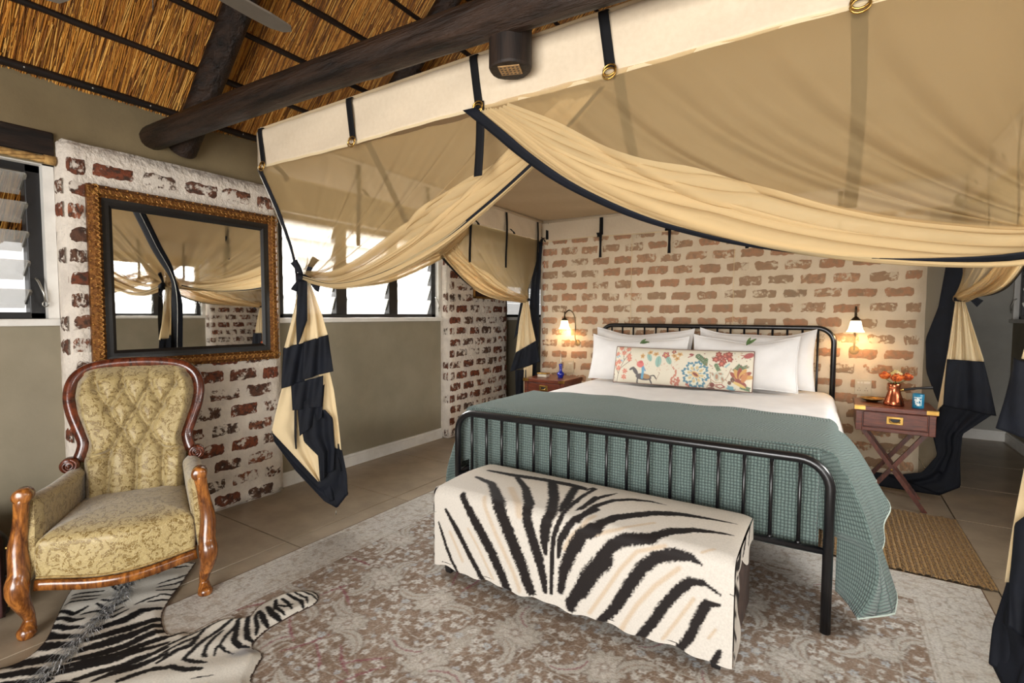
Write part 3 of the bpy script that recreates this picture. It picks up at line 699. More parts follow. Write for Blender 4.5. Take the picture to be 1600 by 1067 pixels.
# jute mat beside the bed
def jute():
    x0, x1, y0, y1 = -.02, .70, 3.17, 4.16
    root = thing('jute_mat', 'coarse braided jute mat on floor beside the nightstand', 'mat', ((x0+x1)/2, (y0+y1)/2, 0))
    n = 26
    for k in range(n):
        w = (x1-x0)/n; cx = x0+(k+.5)*w
        def f(u, v, cx=cx, w=w): 
            a = PI*u; wv = .0025*math.sin(v*150+k*2.1)
            return (cx-math.cos(a)*w*.53+wv, lerp(y0, y1, v)+.004*math.sin(k*3.3), .002+math.sin(a)*(.011+.003*math.sin(v*170+k*1.7)))
        obj('braid', MB().grid(6, 90, f, (w, y1-y0)), 'jute', root)
jute()
# ================================================================== BED
BXL, BXR, BYF, BYH = -1.893, .012, 2.362, 4.585
bed = thing('bed', 'black iron spindle bed frame with rounded headboard and footboard', 'bed', ((BXL+BXR)/2, (BYF+BYH)/2, 0))
def bow(y, zt, rad, r):
    z0 = .0095 if y < 3 else 0; pts = [(BXL, y, z0), (BXL, y, zt-rad)]
    pts += [(BXL+rad-rad*math.cos(t), y, zt-rad+rad*math.sin(t)) for t in np.linspace(.15, PI/2, 8)]
    pts += [(BXR-rad+rad*math.sin(t), y, zt-rad+rad*math.cos(t)) for t in np.linspace(0, PI/2-.15, 8)]
    pts += [(BXR, y, zt-rad), (BXR, y, z0)]
    return MB().tube(pts, r, 14, up=(0, 1, 0))
for nm, y, zt, zr in (('footboard', BYF, .715, .345), ('headboard', BYH, 1.205, .40)):
    fb = obj(nm+'_frame', bow(y, zt, .115, .0195), 'iron', bed)
    obj('cross_rail', MB().tube([(BXL, y, zr), (BXR, y, zr)], .014, 10), 'iron', fb)
    for k in range(1, 18):
        x = lerp(BXL, BXR, k/18); e = min(x-BXL, BXR-x); top = zt-(.115-math.sqrt(max(0, .115**2-(.115-e)**2)) if e < .115 else 0)
        sp = MB().tube([(x, y, zr), (x, y, top)], .0082, 8)
        sp.ball((x, y, zr+.016), .0115, 8, 5); obj('spindle', sp, 'iron', fb)
for x in (BXL, BXR): obj('side_rail', MB().tube([(x, BYF, .345), (x, BYH, .345)], .016, 8), 'iron', bed)
obj('bed_base', MB().bb((BXL+.04, BYF+.115, .30), (BXR-.03, BYH-.04, .39), .01), 'wood_base', bed, smooth=False)
tag(obj('mattress', MB().bb((BXL+.04, BYF+.115, .39), (BXR-.04, BYH-.045, .675), .05), 'mattress'), 'thick mattress under the white sheet and green coverlet', 'mattress')
def drape(ytop, rows, nacross, xl, xr, ztop, hang_l, hang_r, crown=.012, rad=.055, ph=0, flare=.05, corner=0, amp=.018):
    """cloth laid over the bed: rows(t)->y ; hang_l/r(y)->z of the hem"""
    mb = MB(); nh = 16; nt = 40; nr = len(rows); W = nh+5+nt+5+nh+1
    vs = []; uv = []
    for ri, (y, fw) in enumerate(rows):
        line = []
        zl, zr_ = hang_l(y), hang_r(y)
        for k in range(nh):      # left hang from hem up
            q = 1-k/nh; dz = (ztop-rad-zl)*q
            fo = amp*q*math.sin(y*13+ph)+amp*.5*q*math.sin(y*29+1+ph)
            cf = 1-min(1, fw/.275)*.62*max(0, (q-.55)/.45)**1.5; line.append((xl-(flare*q**.8+fo)*cf, y-fw*q*(ztop-zl)*.55, ztop-rad-dz))
        for k in range(5): a = k/5*PI/2; line.append((xl+rad-rad*math.cos(a), y-0*fw, ztop-rad+rad*math.sin(a)))
        for k in range(nt+1):
            s = k/nt; x = lerp(xl+rad, xr-rad, s); line.append((x, y, ztop+crown*math.sin(PI*s)+.004*math.sin(x*7+y*3+ph)+.003*math.sin(x*17-y*9+ph)))
        for k in range(5): a = (k+1)/5*PI/2; line.append((xr-rad+rad*math.sin(a), y, ztop-rad+rad*math.cos(a)))
        for k in range(1, nh+1):
            q = k/nh; dz = (ztop-rad-zr_)*q; fo = amp*q*math.sin(y*12+2+ph)+amp*.5*q*math.sin(y*27+ph)
            cf = 1-min(1, fw/.275)*.62*max(0, (q-.55)/.45)**1.5; line.append((xr+(flare*1.4*q**.7+fo)*cf, y-fw*q*(ztop-zr_)*.55, ztop-rad-dz))
        s = 0
        for k, p in enumerate(line):
            if k: s += (Vector(p)-Vector(line[k-1])).length
            vs.append(p); uv.append((s, sum((rows[i-1][0]-rows[i][0])+.05*(rows[i][1]-rows[i-1][1]) for i in range(1, ri+1))))
    w = len(line); fs = []
    for j in range(nr-1):
        for i in range(w-1):
            fs.append((j*w+i, j*w+i+1, (j+1)*w+i+1, (j+1)*w+i))
    mb.add(vs, fs, uv); return mb, w
# white duvet
rows = [(lerp(4.53, 2.95, t), 0) for t in np.linspace(0, 1, 36)]
mb, _ = drape(0, rows, 0, BXL-.005, BXR+.015, .70, lambda y: .40, lambda y: .38, .008, .07, .7, .05, amp=.012)
tag(obj('white_duvet', mb, 'linen', solid=.012), 'white cotton duvet showing between the green coverlet and pillows', 'duvet')
# green coverlet
def hl(y): return lerp(.12, .34, min(1, max(0, (y-2.45)/.7)))
def hr(y): return lerp(.09, .43, min(1, max(0, (y-2.42)/.75)))
rows = [(lerp(3.24, 2.47, t), 0) for t in np.linspace(0, 1, 34)]+[(2.465-.002*k, .055*k) for k in range(1, 6)]
mb, w = drape(0, rows, 0, BXL-.018, BXR+.03, .736, hl, hr, .008, .06, 1.2, .135, amp=.022)
nf = len(mb.v)
def fh(u, v):       # front fall, tucked behind the footboard spindles
    x = lerp(BXL+.035, BXR-.035, u); a = min(v/.15, 1)*PI/2
    y = 2.455-.028*math.sin(a)+.006*math.sin(x*9)*v; z = (.68+.056*math.cos(a)+.008*math.sin(PI*u)*(1-v)) if v < .15 else .68-(v-.15)/.85*.375
    return (x, y, z)
mb.grid(60, 24, fh, (1.83, .42))
for sd in (-1, 1):       # corner fold between the side fall and the front fall
    base = (len(rows)-1)*w; side_pts = [mb.v[base+k] for k in (range(w-22, w) if sd > 0 else range(21, -1, -1))]
    xi = (BXR-.05) if sd > 0 else (BXL+.05)
    def gus(u, v, side_pts=side_pts, xi=xi, sd=sd):
        q = Vector(poly_at(side_pts, v)); zi = lerp(.734, .17, v); inner = Vector((xi if zi > .41 else (BXR+.03 if sd > 0 else BXL-.03), 2.436-.02*v, zi)); p = q.lerp(inner, u)
        p.y = max(p.y+.02*math.sin(PI*u)*v, 2.405 if u > .3 else p.y); return p
    mb.grid(14, 18, gus, (.25, .5))
cov = thing('coverlet', 'grey-green waffle coverlet draped over the foot of the bed', 'blanket', (-.94, 2.9, .72))
obj('cloth', mb, 'coverlet', cov, solid=.008)
def hem(side):
    pts = []
    for ri in range(len(rows)): pts.append(mb.v[ri*w+(0 if side < 0 else w-1)])
    return MB().tube(pts, .006, 6)
obj('blanket_stitch_hem', hem(-1), 'stitch', cov); obj('blanket_stitch_hem', hem(1), 'stitch', cov)
# ---- pillows
def pillow(name, label, c, w, h, th, lean, rz=0, mat='linen', sag=.11, seed=0, group=None, flange=.0):
    r = random.Random(seed); ph = [r.uniform(0, 6) for _ in range(8)]
    Rm = Matrix.Rotation(rz, 3, 'Z') @ Matrix.Rotation(lean, 3, 'X'); c = Vector(c)
    def f(u, v, side):
        a, b = 2*u-1, 2*v-1
        e = (1-abs(a)**2.4)*(1-abs(b)**2.2); d = th*.5*max(e, 0)**.62
        px = a*w/2*(1-.05*(1-abs(b))**0*(1-b*b)*abs(a)**3); pz = b*h/2*(1-.07*(1-a*a)*abs(b)**3)
        d += th*.035*e*(math.sin(a*5+b*3+ph[0])+math.sin(a*9-b*6+ph[1])*.6)
        pz -= sag*h*(1-a*a)*max(b, 0)*(1+.25*math.sin(a*4+ph[4])); px += .02*w*math.sin(b*4+ph[5])*(1-a*a)
        d *= 1+.10*math.sin(a*3+ph[6])*math.sin(b*3+ph[7]); d += .006*e*math.sin(14*math.atan2(b-.9, abs(a)-.95)+ph[3])*max(0, abs(a)*1.2-.35)
        return Rm @ Vector((px, side*d, pz+h/2))+c
    g = MB(); g.grid(34, 26, lambda u, v: f(u, v, -1)); g.grid(34, 26, lambda u, v: f(1-u, v, 1))
    o = tag(obj(name, g, mat), label, 'pillow', 'white pillows on the bed')
    pts = [f(u, 0, 0) for u in np.linspace(0, 1, 16)]+[f(1, v, 0) for v in np.linspace(0, 1, 10)][1:]+[f(u, 1, 0) for u in np.linspace(1, 0, 16)][1:]+[f(0, v, 0) for v in np.linspace(1, 0, 10)][1:-1]
    obj('seam', MB().tube(pts, .005, 6, True), mat, o)
    return o
pillow('pillow', 'white pillow against headboard on the side of the blue bottle', (-1.455, 4.395, .731), .90, .47, .19, -.26, .0, seed=1)
pillow('pillow', 'white pillow against headboard on the side of the copper pot', (-.53, 4.395, .731), .86, .48, .19, -.26, .0, seed=2)
pillow('pillow', 'front white pillow leaning behind the printed horse rider end', (-1.43, 4.205, .731), .86, .41, .132, -.27, .0, seed=3)
pillow('pillow', 'front white pillow leaning behind the blue flower end of cushion', (-.585, 4.215, .731), .77, .43, .15, -.27, .0, seed=4)
# printed lumbar cushion
def lumbar():
    nu, nv = 300, 92; w, h = 1.08, .31
    U, V = np.meshgrid(np.linspace(0, 1305, nu+1), np.linspace(0, 385, nv+1)); U, V = U.ravel(), V.ravel()   # print units, y down
    p = Paint(U, V, (226, 219, 200)); r = np.random.default_rng(5)
    def leaf(x, y, l, ang, c, c2):
        p.ell(x, y, l, l*.5, ang, c, .15); p.stroke([(x-l*math.cos(ang)*.9, y-l*math.sin(ang)*.9), (x+l*math.cos(ang)*.9, y+l*math.sin(ang)*.9)], 4, c2)
    def fern(x, y, l, ang, c):
        dx, dy = math.cos(ang), math.sin(ang)
        for t in np.linspace(-.8, .8, 6):
            for sd in (-1, 1): p.ell(x+dx*l*t-dy*sd*l*.25, y+dy*l*t+dx*sd*l*.25, l*.3, l*.13, ang+sd*.8, c, .25)
        p.stroke([(x-dx*l, y-dy*l), (x+dx*l, y+dy*l)], 5, (40, 70, 46))
    def bloom(x, y, s, c, c2, c3, n=5):
        for k in range(n): a = 2*PI*k/n+.3; p.ell(x+s*.55*math.cos(a), y+s*.55*math.sin(a), s*.5, s*.4, a, c, .2); p.ell(x+s*.55*math.cos(a), y+s*.55*math.sin(a), s*.28, s*.22, a, c2, .3)
        p.ell(x, y, s*.28, s*.28, 0, c3, .3)
    # coral tree
    for br in ([(40, 380), (70, 250), (110, 160), (90, 40)], [(70, 250), (150, 180), (190, 150)], [(60, 300), (20, 230), (15, 150)], [(110, 160), (170, 60)], [(20, 380), (10, 300)]): p.stroke(br, 6, (110, 92, 84))
    for (x, y) in ((60, 20), (140, 30), (160, 105), (60, 170), (130, 270), (55, 240), (120, 330), (30, 90), (20, 190), (165, 140), (100, 75)):
        for k in range(6): a = k*1.05+x; p.ell(x+16*math.cos(a), y+16*math.sin(a), 14, 8, a, (224, 150, 128) if k % 2 else (206, 112, 96), .3)
    for (x, y) in ((50, 110), (85, 160), (30, 120)): p.ell(x, y, 16, 7, .6, (130, 184, 204), .3)
    # horse rider
    p.ell(325, 320, 80, 34, .08, (74, 72, 84), .1); p.ell(240, 265, 46, 20, 1.0, (74, 72, 84), .15); p.ell(202, 240, 30, 12, -.6, (70, 68, 80), .2)
    p.stroke([(400, 305), (430, 300), (450, 330)], 12, (58, 54, 62)); p.stroke([(265, 340), (255, 380)], 14, (70, 68, 80)); p.stroke([(385, 335), (400, 375)], 16, (70, 68, 80))
    p.ell(350, 315, 40, 24, .1, (168, 128, 88), .15); p.stroke([(312, 210), (318, 270), (310, 330)], 24, (86, 160, 196)); p.ell(285, 190, 38, 34, .4, (218, 112, 112), .12); p.ell(290, 165, 20, 15, 0, (204, 84, 92), .2)
    p.stroke([(258, 190), (235, 140), (228, 150)], 5, (206, 170, 130)); p.stroke([(450, 350), (485, 270), (470, 262)], 4, (150, 110, 90)); p.stroke([(318, 215), (340, 255)], 14, (96, 150, 196))
    # hanging leaves
    leaf(370, 110, 46, 1.2, (150, 188, 180), (90, 140, 130)); leaf(462, 150, 60, 1.6, (142, 186, 178), (86, 136, 126)); leaf(560, 130, 48, 1.1, (136, 178, 168), (86, 136, 126))
    for x, y in ((300, 100), (370, 55), (430, 70), (610, 80), (640, 110), (660, 60)): p.ell(x, y, 26, 20, x, (212, 170, 110), .3, 1, 5, .2); p.ell(x, y, 10, 8, 0, (160, 110, 70), .3)
    bloom(528, 75, 36, (140, 52, 60), (206, 120, 110), (226, 190, 120)); bloom(600, 35, 22, (112, 34, 48), (190, 90, 90), (230, 200, 140))
    for k in range(24): x, y = r.uniform(340, 660), r.uniform(150, 240); p.stroke([(x, y), (x+r.uniform(-18, 18), y+r.uniform(-14, 14))], 3.5, (206, 150, 124))
    for k in range(24): t = k/23; p.ell(605+30*math.sin(t*5)+r.uniform(-8, 8)+20*t, 200+170*t, 6+4*t, 6+4*t, 0, (196, 120, 100), .3)
    for k in range(14): p.ell(r.uniform(620, 680), r.uniform(310, 380), 11, 11, 0, (190, 110, 96), .3); p.ell(r.uniform(720, 770), r.uniform(300, 380), 10, 10, 0, (186, 104, 92), .3)
    # blue flower
    for k in range(8):
        a = 2*PI*k/8+.2; x, y = 820+78*math.cos(a), 260+88*math.sin(a); p.ell(x, y, 50, 40, a, (60, 128, 156), .12, 1, 7, .14); p.ell(x-10*math.cos(a), y-10*math.sin(a), 36, 28, a, (226, 226, 206), .2, 1, 7, .12); p.ell(x-20*math.cos(a), y-20*math.sin(a), 18, 14, a, (206, 186, 140), .3)
    p.ell(820, 262, 44, 26, .6, (214, 176, 116), .15); p.ell(820, 262, 30, 13, .6, (130, 46, 50), .15)
    fern(858, 95, 58, .7, (66, 108, 74)); fern(905, 130, 40, 1.6, (74, 116, 78)); fern(1010, 180, 40, 1.1, (80, 122, 84)); fern(1180, 175, 42, -.9, (70, 104, 70)); fern(1235, 165, 34, -.5, (74, 110, 76)); fern(1250, 355, 42, .2, (74, 116, 84))
    for (x, y) in ((1020, 80), (1070, 55), (1110, 90), (1060, 115), (1010, 45), (1100, 40), (1045, 140), (990, 100)): p.ell(x, y, 32, 26, x, (150, 56, 56), .15, 1, 6, .15); p.ell(x, y, 15, 12, x, (204, 110, 96), .3)
    p.ell(1265, 45, 44, 26, -.5, (168, 66, 74), .2); p.stroke([(1210, 80), (1235, 50), (1200, 45)], 8, (168, 76, 74)); p.stroke([(740, 90), (780, 70), (750, 60)], 9, (160, 62, 66)); p.ell(770, 55, 22, 9, .2, (150, 56, 62), .3)
    for k in range(6):
        a = PI+.5+k*.42; p.ell(1215+60*math.cos(a), 290+66*math.sin(a), 56, 20, a+.3, (206, 158, 90) if k % 2 else (150, 62, 52), .15)
    p.ell(1210, 310, 58, 24, .5, (142, 58, 58), .2); p.ell(1200, 330, 60, 14, .4, (222, 190, 116), .2); p.ell(1240, 260, 22, 50, .3, (196, 128, 80), .2)
    for (x, y, s) in ((1010, 270, 44), (1040, 240, 28), (975, 250, 24), (1060, 290, 30)): p.ell(x, y, s, s*.6, x, (190, 196, 180), .2); p.ell(x, y, s*.6, s*.3, x, (172, 128, 104), .3)
    p.stroke([(960, 300), (1000, 330), (1060, 320), (1100, 270), (1130, 180)], 7, (178, 150, 124)); p.stroke([(920, 380), (960, 320), (950, 230)], 7, (168, 146, 120)); p.stroke([(1080, 170), (1110, 140)], 14, (136, 186, 196))
    p.ell(970, 350, 22, 22, 0, (120, 44, 48), .2); p.stroke([(995, 350), (1050, 340), (1080, 360), (1040, 375), (1000, 362)], 9, (160, 66, 66)); p.ell(1145, 290, 18, 24, 0, (96, 62, 52), .2); p.ell(1120, 320, 16, 18, 0, (106, 66, 54), .2)
    p.ell(1130, 370, 34, 22, .4, (112, 168, 184), .2, 1, 5, .2); p.ell(960, 382, 34, 10, 0, (112, 50, 48), .2)
    for k in range(70): x, y = r.uniform(860, 1280), r.uniform(20, 375); p.ell(x, y, r.uniform(4, 9), r.uniform(3, 6), r.uniform(0, 3), random.choice([(186, 120, 100), (120, 140, 110), (206, 170, 120), (136, 70, 66)]), .3, .8)
    p.c = p.c*.80+np.array(lin((206, 196, 176)), dtype=np.float32)*.14; a, b = U/1305*2-1, 1-V/385*2
    e = np.clip((1-abs(a)**8)*(1-abs(b)**2.4), 0, 1); d = .055*e**.55
    c = Vector((-1.03, 4.075, .730)); Rm = np.array(Matrix.Rotation(-.28, 3, 'X'))
    zz = b*h/2*(1-.04*(1-a*a))+h/2
    L = np.c_[a*w/2, -d, zz]; P = L @ Rm.T+np.array(c)
    L2 = np.c_[a*w/2, d, zz]; P2 = L2 @ Rm.T+np.array(c)
    root = thing('lumbar_cushion', 'long cushion printed with flowers and a horse rider', 'cushion', tuple(c))
    grid_obj('printed_front', P, nu, nv, p.c, 'print', root)
    grid_obj('plain_back', P2[:, :], nu, nv, np.tile(np.array(lin((214, 200, 176))), (U.size, 1)), 'print', root)
    idx = [i for i in range(0, nu+1, 6)]+[k*(nu+1)+nu for k in range(0, nv+1, 6)]+[nv*(nu+1)+i for i in range(nu, -1, -6)]+[k*(nu+1) for k in range(nv, -1, -6)]
    obj('piping', MB().tube([tuple(P[i]) for i in idx], .0045, 6, True), M('dark_piping', (120, 92, 84), rough=.8), root)
lumbar()
def sprig(label, c, rz):
    g = thing('leaf_sprig', label, 'leaf', c, 0, 'leaves laid on the pillows')
    for k, a in enumerate((rz, rz+.5)):
        d = Vector((math.cos(a), -.25, math.sin(a)*.8+.12)).normalized(); s = d.cross(Vector((0, -1, .4))).normalized()
        def f(u, v): w = .011*math.sin(PI*u)**.8*(2*v-1); return Vector(c)+d*(.09-.02*k)*u+s*w+Vector((0, -.004*math.sin(PI*u), .006*abs(2*v-1)))
        obj('leaflet', MB().grid(10, 4, f), 'leaf', g)
sprig('small green leaf on the pillow behind the horse rider', PX(1000, 537, 1, 4.19), .05); sprig('small green leaf on the pillow behind the blue flower', PX(1166, 540, 1, 4.19), .6)

# ================================================================== ZEBRA BENCH
NX0, NX1, NY0, NY1, NZ0, NZ1 = -1.645, -.262, 1.862, 2.315, .055, .452
def bench():
    root = thing('bench', 'zebra hide covered bench with brown suede end at the bed foot', 'bench', ((NX0+NX1)/2, (NY0+NY1)/2, .009))
    R = .05
    def bp(px, py):
        P = PX(px, py, 2, NZ1)
        if P.y >= NY0+.03: return (P.x, (NZ1-NZ0)+(P.y-NY0))
        P = PX(px, py, 1, NY0); return (P.x, P.z-NZ0)
    A = lambda pts: [bp(660+x/5.615, 730+y/5.615) for x, y in pts]
    B = lambda pts: [bp(900+x/3.477, 760+y/3.477) for x, y in pts]
    L = NX1-NX0; T = (NZ1-NZ0)+(NY1-NY0); st = .0055; nu, nv = int(L/st), int(T/st)
    U, V = np.meshgrid(np.linspace(NX0, NX1, nu+1), np.linspace(0, T, nv+1)); U, V = U.ravel(), V.ravel()
    g = np.random.default_rng(4).random((900, 900)); jit = (g[(np.abs(U)*170).astype(int) % 900, (V*170).astype(int) % 900]-.5)*.35
    p = Paint(U, V, (206, 199, 188))
    p.over(np.clip((V-.42)*4, 0, 1)*.30, (192, 176, 152))
    dark, tan = (26, 19, 17), (190, 164, 132)
    for w, pts in ((30, [(240, 560), (300, 700), (350, 820)]), (26, [(400, 530), (480, 680), (560, 850), (620, 980)]), (40, [(520, 240), (560, 360), (640, 560), (720, 740), (800, 920), (850, 1060)]), (60, [(770, 200), (820, 310), (850, 400)]), (40, [(1500, 440), (1400, 500), (1300, 600), (1250, 700)])):
        p.stroke(A(pts), w/5.615*.0031, tan, .9, .6)
    for w, pts in ((24, [(70, 690), (160, 560), (240, 440), (330, 340), (480, 310)]), (26, [(240, 780), (330, 640), (430, 530), (560, 430)]), (20, [(470, 830), (560, 710), (640, 600)]), (24, [(100, 250), (220, 220), (420, 210)]), (16, [(680, 345), (750, 345)]), (14, [(720, 820), (760, 770)])):
        p.stroke(B(pts), w/3.477*.0024, tan, .9, .65)
    K = .0041
    for w, pts, tp in ((26, [(140, 470), (180, 600), (210, 700), (260, 830), (310, 920)], (.5, .8)), (42, [(205, 360), (270, 480), (350, 640), (430, 800), (540, 1010)], (.6, .9)),
        (74, [(340, 225), (420, 380), (520, 570), (600, 720), (680, 900), (750, 1080)], (.6, .8)), (90, [(470, 105), (600, 160), (650, 280), (700, 400), (760, 560), (830, 740), (890, 900), (950, 1080)], (.35, .8)),
        (70, [(830, 110), (900, 200), (930, 330), (930, 480), (970, 620), (1020, 780), (1060, 950), (1075, 1080)], (.6, .5)), (72, [(1140, 150), (1150, 280), (1110, 380), (1080, 500), (1070, 640), (1080, 740)], (1, .4)),
        (60, [(1340, 200), (1270, 310), (1200, 390)], (1, .4)), (32, [(1516, 200), (1350, 310), (1200, 450), (1150, 600), (1140, 750), (1135, 900), (1130, 1100)], (1, .8)), (26, [(1516, 280), (1400, 365), (1340, 390)], (1, .5)),
        (46, [(1516, 390), (1400, 430), (1280, 500), (1210, 620), (1195, 770)], (1, .5)), (74, [(1516, 520), (1400, 570), (1340, 660), (1290, 770), (1240, 900), (1210, 1080)], (1, .6)), (100, [(1600, 790), (1516, 880), (1450, 960), (1390, 1090)], (1, .8)),
        (75, [(580, 45), (800, 85), (1050, 118), (1300, 165), (1400, 195)], (.5, 1)), (24, [(1380, 200), (1440, 215), (1500, 190)], (1, 1))):
        p.stroke(A(pts), w/5.615*K, dark, .25, 1, tp, jit)
    K = .0032
    for w, pts, tp in ((12, [(0, 100), (60, 50), (110, 25)], (1, .6)), (30, [(20, 130), (120, 75), (220, 45)], (1, .3)), (34, [(0, 170), (100, 120), (200, 90), (300, 82), (400, 90), (490, 112)], (1, .2)), (56, [(0, 320), (30, 250), (110, 200), (200, 180), (300, 170), (430, 160), (560, 165), (700, 185), (870, 215)], (1, .15)),
        (56, [(-30, 640), (40, 520), (120, 410), (190, 310), (260, 275), (400, 265), (520, 252), (640, 250), (750, 262), (850, 278)], (1, .15)), (54, [(110, 760), (210, 660), (290, 530), (360, 430), (440, 370), (540, 355), (620, 370), (685, 408)], (.7, .2)),
        (44, [(330, 835), (420, 730), (480, 640), (560, 550), (620, 505), (690, 510)], (.8, .6)), (14, [(690, 510), (740, 545), (790, 580)], (1, .4)), (40, [(550, 900), (620, 810), (660, 720), (710, 625), (780, 635)], (.8, .3)), (26, [(735, 975), (780, 895)], (1, .8))):
        p.stroke(B(pts), w/3.477*K, dark, .25, 1, tp, jit)
    H = NZ1-NZ0
    def surf(V):
        y = np.empty_like(V); z = np.empty_like(V); c = R*PI/2; t1 = H-R*.785
        m1 = V < t1; m2 = (V >= t1) & (V < t1+c); m3 = V >= t1+c
        y[m1] = NY0; z[m1] = NZ0+V[m1]*(H-R)/t1
        a = (V[m2]-t1)/R; y[m2] = NY0+R-R*np.cos(a); z[m2] = NZ1-R+R*np.sin(a)
        f = (V[m3]-t1-c)/(T-t1-c); y[m3] = NY0+R+f*(NY1-NY0-R); z[m3] = NZ1+.010*np.sin(PI*f); return y, z
    y, z = surf(V); e = np.minimum(U-NX0, NX1-U); z = z-np.where(V > H*.7, .012*np.exp(-e/.02), 0)
    P = np.c_[U, y+.002*np.sin(U*7), z]; P[:, 2] += np.where(V < .02, .006*np.sin(U*23)+.004*np.sin(U*51), 0)
    grid_obj('hide_cover', P, nu, nv, p.c, 'zebra', root)
    # zebra hide wrapped around both ends
    def endflap(X, sg):
        n, m = 40, 70; uu, vv = np.meshgrid(np.linspace(0, 1, n+1), np.linspace(0, T, m+1)); uu, vv = uu.ravel(), vv.ravel(); yy, zz = surf(vv)
        wid = .085+.03*np.sin(vv*9+1)+.02*np.sin(vv*21)
        D = uu*wid; front = vv < H-.03
        q = Paint(D, vv, (206, 198, 186)); jj = jit[:D.size]
        for pts, w in (([(.0, .30), (.04, .26), (.08, .20)], .035), ([(0, .14), (.05, .08)], .02), ([(-.01, .50), (.03, .44), (.02, .38), (.05, .32)], .04), ([(0, .62), (.05, .58)], .035), ([(.0, .74), (.05, .70)], .03), ([(0, .05), (.03, .02)], .015), ([(0, .21), (.05, .17)], .02)): q.stroke(pts, w, (26, 19, 17), .3, 1, (1, .7), jj)
        # front rows wrap back in y, top rows fold down in z
        Pq = np.c_[np.full(D.size, X+sg*.004), np.where(front, yy+D, yy), np.where(front, zz, np.minimum(zz, NZ1-.012)-D)]
        Pq[:, 0] += sg*.004*np.sin(vv*30)*uu
        grid_obj('hide_flap', Pq, n, m, q.c, 'zebra', root)
    endflap(NX1, 1); endflap(NX0, -1)
    obj('body', MB().bb((NX0+.004, NY0+.016, NZ0+.004), (NX1-.001, NY1, NZ1-.022), .035), 'leather', root)
    for x in (NX0+.06, NX1-.06):
        for y_ in (NY0+.05, NY1-.05):
            obj('foot', MB().lathe([(.021, 0.0095), (.024, .02), (.03, .062)], 4, (x, y_, 0), Matrix.Rotation(PI/4, 3, 'Z')), 'black_wood', root, smooth=False)
bench()

